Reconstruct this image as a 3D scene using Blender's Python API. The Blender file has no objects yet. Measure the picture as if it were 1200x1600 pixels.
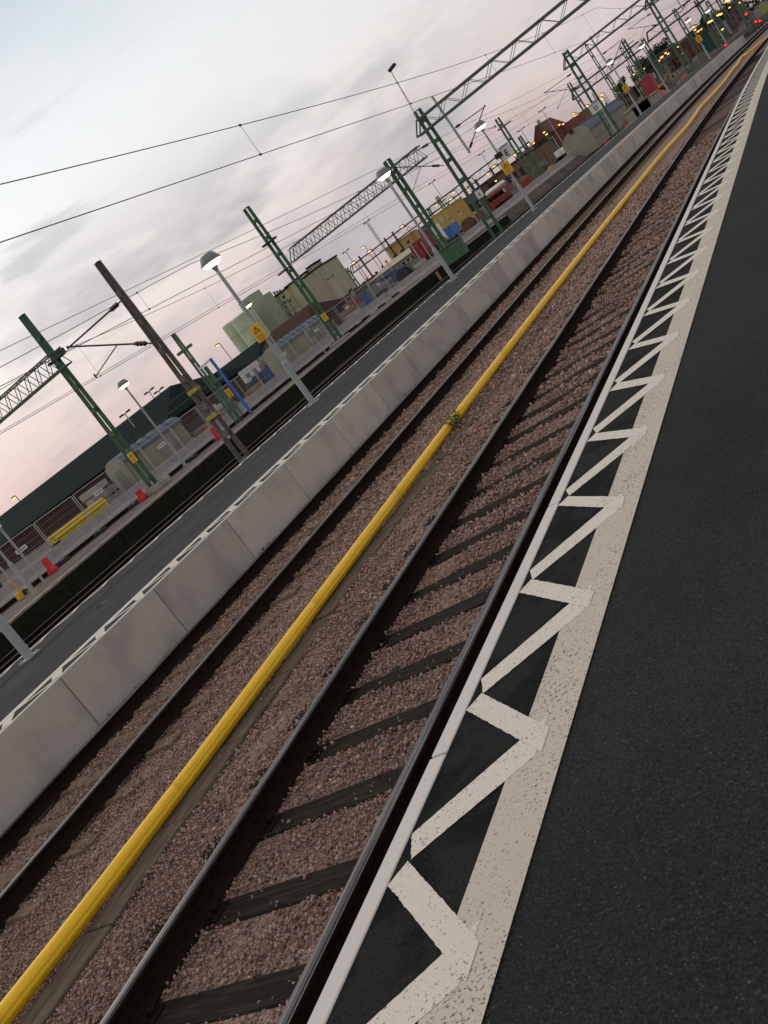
import bpy, bmesh, math, random
import numpy as np
from mathutils import Vector, Matrix

R = math.radians
SC = bpy.context.scene
COL = SC.collection
random.seed(7)
NP = np.random.default_rng(11)

# ------------------------------------------------------------------ camera
CAMZ = 2.22                      # eye height above the rail heads
PITCH, YAW, ROLL, FPX = R(10.809), R(32.473), R(36.115), 1570.0
cd = bpy.data.cameras.new('camera')
cam = bpy.data.objects.new('camera', cd)
COL.objects.link(cam)
cam.location = (0, 0, CAMZ)
fw = Vector((-math.sin(YAW) * math.cos(PITCH), math.cos(YAW) * math.cos(PITCH), -math.sin(PITCH)))
rt0 = Vector((math.cos(YAW), math.sin(YAW), 0))
dn0 = fw.cross(rt0)              # straight down in a level picture
rt = rt0 * math.cos(ROLL) + dn0 * math.sin(ROLL)
dn = -rt0 * math.sin(ROLL) + dn0 * math.cos(ROLL)
cam.matrix_world = Matrix(((rt.x, -dn.x, -fw.x, 0), (rt.y, -dn.y, -fw.y, 0), (rt.z, -dn.z, -fw.z, CAMZ), (0, 0, 0, 1)))
cd.sensor_fit = 'VERTICAL'
cd.sensor_height = 36.0
cd.sensor_width = 27.0
cd.lens = 36.0 * FPX / 1600.0
cd.clip_start, cd.clip_end = 0.05, 6000
SC.camera = cam


def ray(px, py):
    return fw * FPX + rt * (px - 600) + dn * (py - 800)


def at_y(px, py, Y):
    d = ray(px, py); t = Y / d.y
    return Vector((d.x * t, Y, CAMZ + d.z * t))


def at_x(px, py, X):
    d = ray(px, py); t = X / d.x
    return Vector((X, d.y * t, CAMZ + d.z * t))


def at_z(px, py, z):
    d = ray(px, py); t = (z - CAMZ) / d.z
    return Vector((d.x * t, d.y * t, z))


# ------------------------------------------------------------------ sky and light
SUN_EL, SUN_AZ = 6.0, -75.0      # azimuth from +Y, towards -X
w = bpy.data.worlds.new('World'); SC.world = w; w.use_nodes = True
nt = w.node_tree; nt.nodes.clear()


def N(t, nt=nt, **k):
    n = nt.nodes.new(t)
    for a, b in k.items(): setattr(n, a, b)
    return n


def world():
    L = nt.links.new
    out = N('ShaderNodeOutputWorld'); mix = N('ShaderNodeMixShader')
    bg1 = N('ShaderNodeBackground'); bg2 = N('ShaderNodeBackground')
    sky = N('ShaderNodeTexSky', sky_type='NISHITA'); sky.sun_disc = False
    sky.sun_elevation = R(SUN_EL); sky.sun_rotation = R(SUN_AZ)
    sky.air_density = 1.2; sky.dust_density = 2.0
    L(sky.outputs[0], bg1.inputs[0]); bg1.inputs[1].default_value = 0.10
    tc = N('ShaderNodeTexCoord')
    nrm = N('ShaderNodeVectorMath', operation='NORMALIZE'); L(tc.outputs['Generated'], nrm.inputs[0])
    sep = N('ShaderNodeSeparateXYZ'); L(nrm.outputs[0], sep.inputs[0])

    def M(op, a, b=None, c=None, clamp=False):
        m = N('ShaderNodeMath', operation=op); m.use_clamp = clamp
        for i, v in enumerate((a, b, c)):
            if v is None: continue
            if isinstance(v, (int, float)): m.inputs[i].default_value = v
            else: L(v, m.inputs[i])
        return m.outputs[0]
    X, Y, Z = sep.outputs
    zc = M('MAXIMUM', Z, 0.0)
    # clear part of the sky: pink at the horizon, pale in the middle, pale blue above
    ramp = N('ShaderNodeValToRGB'); L(zc, ramp.inputs[0])
    e = ramp.color_ramp.elements
    cols = [(0.0, (.58, .465, .475)), (.05, (.76, .62, .62)), (.11, (.89, .805, .785)), (.18, (1.0, .965, .96)), (.27, (.94, .975, 1.0)), (.40, (.58, .69, .775)), (.55, (.69, .68, .68)), (1.0, (.71, .665, .63))]
    e[0].position, e[0].color = cols[0][0], cols[0][1] + (1,)
    e[1].position, e[1].color = cols[-1][0], cols[-1][1] + (1,)
    for p, c in cols[1:-1]:
        n = e.new(p); n.color = c + (1,)
    # brighter towards the west, where the sun has gone down; duller along the line
    az = M('MULTIPLY_ADD', X, -0.42, M('MULTIPLY', Y, -0.02))
    bright = M('ADD', M('MULTIPLY', az, 0.92), 0.715)
    bright = M('MINIMUM', M('MAXIMUM', bright, .72), 1.08)
    vm = N('ShaderNodeVectorMath', operation='SCALE'); L(ramp.outputs[0], vm.inputs[0]); L(bright, vm.inputs['Scale'])
    # cloud banks: noise over the directions of the sky, stretched along the horizon

    def cloud(scale, off, zs, lo, hi, det=7, rough=.55, dist=.25):
        mp = N('ShaderNodeMapping'); mp.inputs['Location'].default_value = off; mp.inputs['Rotation'].default_value = (0, R(4), 0)
        mp.inputs['Scale'].default_value = (1, 1, zs)
        L(nrm.outputs[0], mp.inputs[0])
        n = N('ShaderNodeTexNoise'); n.inputs['Scale'].default_value = scale; n.inputs['Detail'].default_value = det
        n.inputs['Roughness'].default_value = rough; n.inputs['Distortion'].default_value = dist
        L(mp.outputs[0], n.inputs['Vector'])
        mr = N('ShaderNodeMapRange', interpolation_type='SMOOTHSTEP'); L(n.outputs['Fac'], mr.inputs[0])
        mr.inputs[1].default_value = lo; mr.inputs[2].default_value = hi
        return mr.outputs[0]

    def band(lo0, lo1, hi0, hi1):
        m1 = N('ShaderNodeMapRange', interpolation_type='SMOOTHSTEP'); L(Z, m1.inputs[0]); m1.inputs[1].default_value = lo0; m1.inputs[2].default_value = lo1
        m2 = N('ShaderNodeMapRange', interpolation_type='SMOOTHSTEP'); L(Z, m2.inputs[0]); m2.inputs[1].default_value = hi1; m2.inputs[2].default_value = hi0
        return M('MULTIPLY', m1.outputs[0], m2.outputs[0])
    c1 = cloud(3.6, (0.4, 2.9, 3.3), 3.0, .475, .62)
    c2 = cloud(7.5, (7.1, 9.2, 1.), 3.2, .50, .72)
    c4 = cloud(4.2, (6., 2., 5.), 4.2, .54, .70)
    d1 = M('MULTIPLY', M('MULTIPLY', c1, band(-.01, .035, .11, .24)), .86)
    d2 = M('MULTIPLY', M('MULTIPLY', c2, band(-.02, .02, .10, .24)), .55)
    d4 = M('MULTIPLY', M('MULTIPLY', c4, band(.08, .16, .36, .55)), .60)
    dens = M('MAXIMUM', M('MAXIMUM', d1, d2), d4, clamp=True)
    mixc = N('ShaderNodeMix', data_type='RGBA'); L(dens, mixc.inputs['Factor']); L(vm.outputs[0], mixc.inputs['A'])
    shade = cloud(9., (2.2, 5.1, 1.4), 3.2, .35, .7)
    gc = N('ShaderNodeMix', data_type='RGBA'); L(shade, gc.inputs['Factor']); gc.inputs['A'].default_value = (.385, .39, .44, 1); gc.inputs['B'].default_value = (.54, .515, .545, 1)
    L(gc.outputs['Result'], mixc.inputs['B'])
    # thin bright veil with texture
    c3 = cloud(5., (1.3, 9.4, .3), 3., .45, .75)
    veil = N('ShaderNodeMix', data_type='RGBA'); L(M('MULTIPLY', c3, .30), veil.inputs['Factor']); L(mixc.outputs['Result'], veil.inputs['A'])
    veil.inputs['B'].default_value = (.93, .88, .865, 1)
    # below the horizon: dull earth
    L(veil.outputs['Result'], bg2.inputs[0]); bg2.inputs[1].default_value = 1.06
    mix.inputs[0].default_value = .9
    L(bg1.outputs[0], mix.inputs[1]); L(bg2.outputs[0], mix.inputs[2]); L(mix.outputs[0], out.inputs[0])


world()
sd = bpy.data.lights.new('sun', 'SUN'); so = bpy.data.objects.new('sun', sd); COL.objects.link(so)
sd.energy = 0.5; sd.angle = R(40); sd.color = (1, .86, .74)
sdir = Vector((math.sin(R(SUN_AZ)) * math.cos(R(28)), math.cos(R(SUN_AZ)) * math.cos(R(28)), math.sin(R(28))))
so.rotation_euler = sdir.to_track_quat('Z', 'Y').to_euler()
SC.view_settings.view_transform = 'Standard'
SC.view_settings.look = 'None'
SC.view_settings.exposure = 0.08
SC.view_settings.gamma = 1.0
SC.cycles.max_bounces = 5
SC.cycles.use_denoising = True

# ------------------------------------------------------------------ helpers: materials
MATS = {}


def mat(name, c, rough=.8, metal=0., c2=None, scale=8., lo=.35, hi=.65, bump=0., bscale=None, stretch=None, emit=None, spec=None, rnd=0., det=5):
    """Principled material whose colour wanders between c and c2 with a noise in object space."""
    if name in MATS: return MATS[name]
    m = bpy.data.materials.new(name); m.use_nodes = True; t = m.node_tree; L = t.links.new
    b = t.nodes['Principled BSDF']; b.inputs['Roughness'].default_value = rough; b.inputs['Metallic'].default_value = metal
    b.inputs['Specular IOR Level'].default_value = spec if spec is not None else (.12 if rough > .7 else .4)
    b.inputs['Base Color'].default_value = (*c, 1)
    if c2 is not None or bump:
        tc = N('ShaderNodeTexCoord', t); vec = tc.outputs['Object']
        if rnd:
            oi = N('ShaderNodeObjectInfo', t); ad = N('ShaderNodeVectorMath', t, operation='ADD')
            sc = N('ShaderNodeMath', t, operation='MULTIPLY'); L(oi.outputs['Random'], sc.inputs[0]); sc.inputs[1].default_value = 97.
            L(vec, ad.inputs[0]); L(sc.outputs[0], ad.inputs[1]); vec = ad.outputs[0]
        if stretch:
            mp = N('ShaderNodeMapping', t); mp.inputs['Scale'].default_value = stretch; L(vec, mp.inputs[0]); vec = mp.outputs[0]
        nz = N('ShaderNodeTexNoise', t); nz.inputs['Scale'].default_value = scale; nz.inputs['Detail'].default_value = det
        nz.inputs['Roughness'].default_value = .6; L(vec, nz.inputs['Vector'])
        if c2 is not None:
            mr = N('ShaderNodeMapRange', t); L(nz.outputs['Fac'], mr.inputs[0]); mr.inputs[1].default_value = lo; mr.inputs[2].default_value = hi
            mx = N('ShaderNodeMix', t, data_type='RGBA'); L(mr.outputs[0], mx.inputs['Factor'])
            mx.inputs['A'].default_value = (*c, 1); mx.inputs['B'].default_value = (*c2, 1)
            L(mx.outputs['Result'], b.inputs['Base Color'])
        if bump:
            src = nz.outputs['Fac']
            if bscale:
                n2 = N('ShaderNodeTexNoise', t); n2.inputs['Scale'].default_value = bscale; n2.inputs['Detail'].default_value = 3
                L(vec, n2.inputs['Vector']); src = n2.outputs['Fac']
            bp = N('ShaderNodeBump', t); bp.inputs['Strength'].default_value = bump; bp.inputs['Distance'].default_value = .02
            L(src, bp.inputs['Height']); L(bp.outputs[0], b.inputs['Normal'])
    if emit:
        b.inputs['Emission Color'].default_value = (*emit[0], 1); b.inputs['Emission Strength'].default_value = emit[1]
    MATS[name] = m
    return m


# ------------------------------------------------------------------ helpers: geometry
def V(*a): return Vector(a)


class MB:
    """Collects boxes, bars, tubes and sheets in world coordinates and builds ONE mesh object."""
    def __init__(s): s.v = []; s.f = []; s.m = []; s.mi = 0

    def add(s, vs, fs):
        o = len(s.v); s.v += [tuple(v) for v in vs]; s.f += [tuple(i + o for i in f) for f in fs]; s.m += [s.mi] * len(fs); return s

    def box(s, c, d, rz=0., ax=None):
        c = Vector(c); x, y, z = d[0] / 2, d[1] / 2, d[2] / 2
        M = ax if ax is not None else Matrix.Rotation(rz, 3, 'Z')
        vs = [c + M @ Vector(p) for p in ((-x, -y, -z), (x, -y, -z), (x, y, -z), (-x, y, -z), (-x, -y, z), (x, -y, z), (x, y, z), (-x, y, z))]
        return s.add(vs, [(0, 3, 2, 1), (4, 5, 6, 7), (0, 1, 5, 4), (1, 2, 6, 5), (2, 3, 7, 6), (3, 0, 4, 7)])

    def b2(s, lo, hi):
        return s.box([(a + b) / 2 for a, b in zip(lo, hi)], [abs(b - a) for a, b in zip(lo, hi)])

    def bar(s, p, q, a, b=None):
        """rectangular bar a x b from p to q"""
        p, q = Vector(p), Vector(q); d = q - p; b = b or a
        z = d.normalized(); x = Vector((0, 0, 1)).cross(z)
        if x.length < 1e-3: x = Vector((1, 0, 0))
        x.normalize(); y = z.cross(x)
        M = Matrix((x, y, z)).transposed()
        return s.box((p + q) / 2, (a, b, d.length), ax=M)

    def tube(s, pts, r, n=8, r2=None, cap=True):
        pts = [Vector(p) for p in pts]; k = len(pts)
        rs = r if isinstance(r, (list, tuple)) else [r + ((r2 if r2 is not None else r) - r) * i / max(1, k - 1) for i in range(k)]
        vs = []; fs = []; up = None
        for i, p in enumerate(pts):
            t = (pts[min(i + 1, k - 1)] - pts[max(i - 1, 0)]).normalized()
            x = (Vector((0, 0, 1)) if abs(t.z) < .95 else Vector((1, 0, 0))).cross(t).normalized(); y = t.cross(x)
            for j in range(n):
                a = 2 * math.pi * j / n
                vs.append(p + (x * math.cos(a) + y * math.sin(a)) * rs[i])
        for i in range(k - 1):
            for j in range(n):
                fs.append((i * n + j, i * n + (j + 1) % n, (i + 1) * n + (j + 1) % n, (i + 1) * n + j))
        if cap: fs += [tuple(range(n))[::-1], tuple((k - 1) * n + j for j in range(n))]
        return s.add(vs, fs)

    def lathe(s, c, prof, n=20):
        c = Vector(c); vs = []; fs = []
        for r, z in prof:
            for j in range(n):
                a = 2 * math.pi * j / n; vs.append(c + Vector((r * math.cos(a), r * math.sin(a), z)))
        for i in range(len(prof) - 1):
            for j in range(n):
                fs.append((i * n + j, i * n + (j + 1) % n, (i + 1) * n + (j + 1) % n, (i + 1) * n + j))
        return s.add(vs, fs)

    def poly(s, vs): return s.add(vs, [tuple(range(len(vs)))])

    def poly2(s, vs, step=.018, amp=.0011):
        """flat sheet whose edges wander a few millimetres, as brushed paint does"""
        if vs[0].y > 14: return s.poly(vs)
        out = []
        for a, b in zip(vs, vs[1:] + vs[:1]):
            n_ = max(2, int((b - a).length / step)); q = (b - a).cross(Vector((0, 0, 1))).normalized()
            for i in range(n_): out.append(a.lerp(b, i / n_) + q * random.gauss(0, amp))
        return s.poly(out)

    def prism(s, vs, d):
        """outline vs thickened by vector d"""
        vs = [Vector(v) for v in vs]; d = Vector(d); n = len(vs)
        return s.add(vs + [v + d for v in vs], [tuple(range(n))[::-1], tuple(range(n, 2 * n))] + [(i, (i + 1) % n, n + (i + 1) % n, n + i) for i in range(n)])

    def build(s, name, mats, parent=None, bevel=0., smooth=False):
        me = bpy.data.meshes.new(name)
        o0 = parent.location if parent is not None else Vector((0, 0, 0))
        p = parent
        while p is not None and p.parent is not None:
            p = p.parent; o0 = o0 + p.location
        me.from_pydata([(a - o0.x, b - o0.y, c - o0.z) for a, b, c in s.v], [], s.f)
        for m in (mats if isinstance(mats, (list, tuple)) else [mats]): me.materials.append(m)
        if any(s.m): me.polygons.foreach_set('material_index', s.m)
        bm = bmesh.new(); bm.from_mesh(me); bmesh.ops.recalc_face_normals(bm, faces=bm.faces)
        if bevel:
            bmesh.ops.remove_doubles(bm, verts=bm.verts, dist=1e-5)
            bmesh.ops.bevel(bm, geom=bm.edges[:], offset=bevel, segments=1, affect='EDGES', clamp_overlap=True)
        bm.to_mesh(me); bm.free()
        if smooth: me.polygons.foreach_set('use_smooth', [True] * len(me.polygons))
        o = bpy.data.objects.new(name, me); COL.objects.link(o)
        if parent is not None: o.parent = parent
        return o


def tag(o, label, cat, group=None):
    o['label'] = label; o['category'] = cat
    if group: o['group'] = group
    return o


def thing(name, label, cat, loc, group=None):
    o = bpy.data.objects.new(name, None); COL.objects.link(o); o.location = loc
    o.empty_display_size = .2
    return tag(o, label, cat, group)


def struct(o, kind='structure'):
    o['kind'] = kind; return o


def copy_tree(o, loc=None, label=None, parent=None):
    c = o.copy(); COL.objects.link(c)
    if parent is not None: c.parent = parent
    if loc is not None: c.location = loc
    if label: c['label'] = label
    for ch in list(o.children): copy_tree(ch, parent=c)
    return c


def text(name, body, size, centre, m, parent, right=V(1, 0, 0), up=V(0, 0, 1), ext=.003):
    """lettering as a flat mesh on a face spanned by right and up"""
    cu = bpy.data.curves.new(name, 'FONT'); cu.body = body; cu.size = size; cu.extrude = ext; cu.align_x = 'CENTER'; cu.align_y = 'CENTER'
    cu.offset = size * .022
    t = bpy.data.objects.new(name + '_curve', cu); COL.objects.link(t)
    dg = bpy.context.evaluated_depsgraph_get()
    me = bpy.data.meshes.new_from_object(t.evaluated_get(dg)); bpy.data.objects.remove(t)
    o0 = parent.location.copy(); p = parent
    while p.parent is not None: p = p.parent; o0 = o0 + p.location
    nrm = right.cross(up)
    me.transform(Matrix(((right.x, up.x, nrm.x, centre[0] - o0.x), (right.y, up.y, nrm.y, centre[1] - o0.y), (right.z, up.z, nrm.z, centre[2] - o0.z), (0, 0, 0, 1))))
    me.materials.clear(); me.materials.append(m)
    o = bpy.data.objects.new(name, me); COL.objects.link(o); o.parent = parent
    return o


def g(Y):
    """the line bends gently to the right beyond 24 m"""
    return max(0., Y - 24.) ** 2 / 1700.


def P(x, y, z): return Vector((x + g(y), y, z))


def ysteps(a, b):
    ys = [a]
    while ys[-1] < b - 1e-6:
        ys.append(min(b, ys[-1] + (3. if ys[-1] < 20 else 2.5)))
    return ys


def sweep(mb, prof, ys, close=True, cap=True):
    """profile [(x, z)] carried along the line"""
    n = len(prof); vs = []; fs = []
    for y in ys: vs += [P(x, y, z) for x, z in prof]
    for i in range(len(ys) - 1):
        for j in range(n if close else n - 1):
            fs.append((i * n + j, i * n + (j + 1) % n, (i + 1) * n + (j + 1) % n, (i + 1) * n + j))
    if cap and close: fs += [tuple(range(n)), tuple((len(ys) - 1) * n + j for j in range(n))]
    mb.add(vs, fs)


# ------------------------------------------------------------------ materials
conc = mat('concrete', (.38, .335, .30), .85, c2=(.27, .24, .22), scale=2.2, bump=.15, bscale=60, rnd=1)
timber = mat('tarred_timber', (.014, .011, .0085), .9, c2=(.070, .050, .035), scale=9, stretch=(.35, 7, 7), lo=.48, hi=.78, bump=.5, rnd=1)
sleeperc = mat('concrete_sleeper', (.215, .155, .10), .9, c2=(.13, .095, .068), scale=12, bump=.3, rnd=1)
rust = mat('rail_rust', (.014, .008, .006), .9, c2=(.024, .014, .010), scale=20, spec=.05)
green = mat('green_paint', (.050, .125, .062), .55, c2=(.075, .150, .085), scale=3, rnd=1)
greyg = mat('grey_green_paint', (.085, .115, .085), .6, c2=(.115, .13, .105), scale=2, rnd=1)
greend = mat('dark_green_paint', (.018, .045, .026), .6)
brown = mat('weathered_steel', (.185, .16, .14), .65, c2=(.125, .105, .09), scale=2.5, det=2, rnd=1)
galv = mat('galvanised_steel', (.42, .43, .43), .5, .3, c2=(.33, .34, .34), scale=3, det=2, rnd=1)
dark = mat('dark_steel', (.03, .03, .032), .6)
wirem = mat('wire', (.11, .065, .075), .5, .3)
insul = mat('insulator', (.075, .018, .022), .35)
white = mat('white_sheet', (.72, .70, .66), .5)
black = mat('black_paint', (.012, .012, .012), .5)
yellow = mat('sign_yellow', (.80, .43, .015), .5)
red = mat('red_plastic', (.60, .025, .03), .45)
blue = mat('blue_paint', (.05, .14, .50), .5)
lens = mat('lamp_lens', (.9, .85, .75), .4, emit=((1, .87, .62), 4.))
sodium = mat('sodium_lens', (.9, .6, .2), .4, emit=((1, .50, .10), 2.6))
redl = mat('red_lens', (.5, .01, .01), .3, emit=((1, .02, .03), 2.2))


def speckled(name, base, c2, speck, amt, rough=.85, bump=.6, sc=230., broad=.9, lo=.3, hi=.7, grain=.6):
    """asphalt: fine dark grains with a few pale chips and slow broad tone"""
    m = bpy.data.materials.new(name); m.use_nodes = True; t = m.node_tree; L = t.links.new; b = t.nodes['Principled BSDF']
    tc = N('ShaderNodeTexCoord', t)
    n1 = N('ShaderNodeTexNoise', t); n1.inputs['Scale'].default_value = broad; n1.inputs['Detail'].default_value = 6; L(tc.outputs['Object'], n1.inputs['Vector'])
    mr0 = N('ShaderNodeMapRange', t); L(n1.outputs['Fac'], mr0.inputs[0]); mr0.inputs[1].default_value = lo; mr0.inputs[2].default_value = hi
    vo = N('ShaderNodeTexVoronoi', t); vo.inputs['Scale'].default_value = sc; L(tc.outputs['Object'], vo.inputs['Vector'])
    n2 = N('ShaderNodeTexNoise', t); n2.inputs['Scale'].default_value = sc * .5; n2.inputs['Detail'].default_value = 3; L(tc.outputs['Object'], n2.inputs['Vector'])
    mx = N('ShaderNodeMix', t, data_type='RGBA'); L(mr0.outputs[0], mx.inputs['Factor']); mx.inputs['A'].default_value = (*base, 1); mx.inputs['B'].default_value = (*c2, 1)
    sx = N('ShaderNodeSeparateColor', t); L(vo.outputs['Color'], sx.inputs[0])
    mr = N('ShaderNodeMapRange', t); L(sx.outputs[0], mr.inputs[0]); mr.inputs[1].default_value = 1 - amt; mr.inputs[2].default_value = 1.0
    m2 = N('ShaderNodeMix', t, data_type='RGBA'); L(mr.outputs[0], m2.inputs['Factor']); L(mx.outputs['Result'], m2.inputs['A']); m2.inputs['B'].default_value = (*speck, 1)
    mr2 = N('ShaderNodeMapRange', t); L(n2.outputs['Fac'], mr2.inputs[0]); mr2.inputs[1].default_value = .3; mr2.inputs[2].default_value = .7; mr2.inputs[3].default_value = 1 - grain * .8; mr2.inputs[4].default_value = 1 + grain * .8
    m3 = N('ShaderNodeVectorMath', t, operation='SCALE'); L(m2.outputs['Result'], m3.inputs[0]); L(mr2.outputs[0], m3.inputs['Scale'])
    L(m3.outputs[0], b.inputs['Base Color']); b.inputs['Roughness'].default_value = rough
    b.inputs['Specular IOR Level'].default_value = .10
    bp = N('ShaderNodeBump', t); bp.inputs['Strength'].default_value = bump; bp.inputs['Distance'].default_value = .006; L(vo.outputs['Distance'], bp.inputs['Height']); L(bp.outputs[0], b.inputs['Normal'])
    MATS[name] = m; return m


asph = speckled('asphalt', (.0205, .0205, .0220), (.0305, .0300, .0315), (.085, .080, .076), .05, sc=190., grain=.65)
asph2 = speckled('asphalt_far', (.038, .038, .042), (.060, .059, .064), (.11, .105, .10), .08)
asph3 = speckled('asphalt_old', (.12, .095, .085), (.19, .155, .14), (.22, .19, .17), .1)
asphz = speckled('asphalt_fresh', (.0050, .0062, .0070), (.0185, .0185, .0180), (.06, .06, .06), .03, broad=2.6, lo=.46, hi=.54)


def paint(name, c, c2, wear, thr):
    """road paint with gritty wear where the asphalt shows through"""
    m = bpy.data.materials.new(name); m.use_nodes = True; t = m.node_tree; L = t.links.new; b = t.nodes['Principled BSDF']
    tc = N('ShaderNodeTexCoord', t)
    n1 = N('ShaderNodeTexNoise', t); n1.inputs['Scale'].default_value = 3.; n1.inputs['Detail'].default_value = 6; L(tc.outputs['Object'], n1.inputs['Vector'])
    n2 = N('ShaderNodeTexNoise', t); n2.inputs['Scale'].default_value = 85.; n2.inputs['Detail'].default_value = 4; n2.inputs['Roughness'].default_value = .65; L(tc.outputs['Object'], n2.inputs['Vector'])
    mx = N('ShaderNodeMix', t, data_type='RGBA'); L(n1.outputs['Fac'], mx.inputs['Factor']); mx.inputs['A'].default_value = (*c, 1); mx.inputs['B'].default_value = (*c2, 1)
    ad = N('ShaderNodeMath', t, operation='MULTIPLY_ADD'); L(n1.outputs['Fac'], ad.inputs[0]); ad.inputs[1].default_value = .22; L(n2.outputs['Fac'], ad.inputs[2])
    mr = N('ShaderNodeMapRange', t); L(ad.outputs[0], mr.inputs[0]); mr.inputs[1].default_value = thr; mr.inputs[2].default_value = thr + .05
    m2 = N('ShaderNodeMix', t, data_type='RGBA'); L(mr.outputs[0], m2.inputs['Factor']); L(mx.outputs['Result'], m2.inputs['A']); m2.inputs['B'].default_value = (*wear, 1)
    L(m2.outputs['Result'], b.inputs['Base Color']); b.inputs['Roughness'].default_value = .7
    bp = N('ShaderNodeBump', t); bp.inputs['Strength'].default_value = .25; bp.inputs['Distance'].default_value = .004; L(n2.outputs['Fac'], bp.inputs['Height']); L(bp.outputs[0], b.inputs['Normal'])
    MATS[name] = m; return m


pband = paint('paint_band', (.50, .435, .355), (.61, .545, .46), (.10, .085, .07), .685)
pzig = paint('paint_zigzag', (.66, .60, .52), (.72, .66, .58), (.14, .125, .11), .715)
pcop = paint('paint_coping', (.60, .55, .515), (.68, .64, .60), (.25, .22, .20), .77)


def ballast_mat():
    m = bpy.data.materials.new('ballast'); m.use_nodes = True; t = m.node_tree; L = t.links.new; b = t.nodes['Principled BSDF']
    tc = N('ShaderNodeTexCoord', t)
    vo = N('ShaderNodeTexVoronoi', t); vo.inputs['Scale'].default_value = 34.; L(tc.outputs['Object'], vo.inputs['Vector'])
    sx = N('ShaderNodeSeparateColor', t); L(vo.outputs['Color'], sx.inputs[0])
    rp = N('ShaderNodeValToRGB', t); L(sx.outputs[0], rp.inputs[0])
    els = rp.color_ramp.elements
    els[0].color = (.12, .078, .064, 1); els[1].color = (.48, .34, .28, 1)
    for p, c in ((.3, (.32, .195, .158)), (.55, (.42, .25, .20)), (.8, (.36, .25, .205))):
        e = els.new(p); e.color = (*c, 1)
    mr = N('ShaderNodeMapRange', t); L(vo.outputs['Distance'], mr.inputs[0]); mr.inputs[1].default_value = .25; mr.inputs[2].default_value = .75; mr.inputs[3].default_value = 1.05; mr.inputs[4].default_value = .6
    n1 = N('ShaderNodeTexNoise', t); n1.inputs['Scale'].default_value = .7; n1.inputs['Detail'].default_value = 4; L(tc.outputs['Object'], n1.inputs['Vector'])
    mr2 = N('ShaderNodeMapRange', t); L(n1.outputs['Fac'], mr2.inputs[0]); mr2.inputs[1].default_value = .3; mr2.inputs[2].default_value = .7; mr2.inputs[3].default_value = .75; mr2.inputs[4].default_value = 1.15
    mu = N('ShaderNodeMath', t, operation='MULTIPLY'); L(mr.outputs[0], mu.inputs[0]); L(mr2.outputs[0], mu.inputs[1])
    sc = N('ShaderNodeVectorMath', t, operation='SCALE'); L(rp.outputs[0], sc.inputs[0]); L(mu.outputs[0], sc.inputs['Scale'])
    L(sc.outputs[0], b.inputs['Base Color']); b.inputs['Roughness'].default_value = .9
    bp = N('ShaderNodeBump', t); bp.invert = True; bp.inputs['Strength'].default_value = 1.; bp.inputs['Distance'].default_value = .03; L(vo.outputs['Distance'], bp.inputs['Height']); L(bp.outputs[0], b.inputs['Normal'])
    return m


def stone_mat():
    m = bpy.data.materials.new('stone'); m.use_nodes = True; t = m.node_tree; L = t.links.new; b = t.nodes['Principled BSDF']
    at = N('ShaderNodeAttribute', t); at.attribute_name = 'tint'
    rp = N('ShaderNodeValToRGB', t); L(at.outputs['Fac'], rp.inputs[0])
    els = rp.color_ramp.elements
    els[0].color = (.12, .078, .064, 1); els[1].color = (.54, .41, .34, 1)
    for p, c in ((.2, (.245, .146, .116)), (.42, (.355, .208, .164)), (.62, (.285, .198, .160)), (.8, (.43, .25, .196)), (.93, (.37, .28, .235))):
        e = els.new(p); e.color = (*c, 1)
    L(rp.outputs[0], b.inputs['Base Color']); b.inputs['Roughness'].default_value = .9
    return m


def rail_head_mat():
    m = bpy.data.materials.new('rail_head'); m.use_nodes = True; t = m.node_tree; L = t.links.new; b = t.nodes['Principled BSDF']
    tc = N('ShaderNodeTexCoord', t); mp = N('ShaderNodeMapping', t); mp.inputs['Scale'].default_value = (1, .004, 1); L(tc.outputs['Object'], mp.inputs[0])
    nz = N('ShaderNodeTexNoise', t); nz.inputs['Scale'].default_value = 110; nz.inputs['Detail'].default_value = 2; L(mp.outputs[0], nz.inputs['Vector'])
    mr = N('ShaderNodeMapRange', t); L(nz.outputs['Fac'], mr.inputs[0]); mr.inputs[1].default_value = .60; mr.inputs[2].default_value = .68
    mx = N('ShaderNodeMix', t, data_type='RGBA'); L(mr.outputs[0], mx.inputs['Factor']); mx.inputs['A'].default_value = (.038, .034, .044, 1); mx.inputs['B'].default_value = (.40, .37, .36, 1)
    L(mx.outputs['Result'], b.inputs['Base Color']); b.inputs['Metallic'].default_value = .2; b.inputs['Roughness'].default_value = .42
    return m


ballast = ballast_mat(); stone = stone_mat(); railhead = rail_head_mat()
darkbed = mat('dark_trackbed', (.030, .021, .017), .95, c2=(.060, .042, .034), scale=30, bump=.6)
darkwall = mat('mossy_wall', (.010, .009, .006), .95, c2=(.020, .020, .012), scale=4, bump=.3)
yardm = mat('yard_ground', (.15, .115, .10), .95, c2=(.085, .067, .06), scale=.6, bump=.3, bscale=20)

# ================================================================== SETTING
YE = 175.
HP = .55                                        # platform height
XP = -2.42                                      # near platform edge
XF, XB = -10.60, -15.40                         # far platform front and back edge

mb = MB()
mb.poly([(-2500, -600, -.45), (1500, -600, -.45), (1500, 4000, -.45), (-2500, 4000, -.45)])
struct(mb.build('ground', yardm))

# ballast bed of the two near tracks: a low, uneven sheet
TR1, TR2 = -4.155, -9.01                         # track centres
RZ2 = -.07                                      # second track lies a little lower


def zb(x, y=0.):
    if x > -6.6: z = -.190
    elif x < -7.6: z = -.282
    else: z = -.190 - .092 * (-6.6 - x)
    return z


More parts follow.
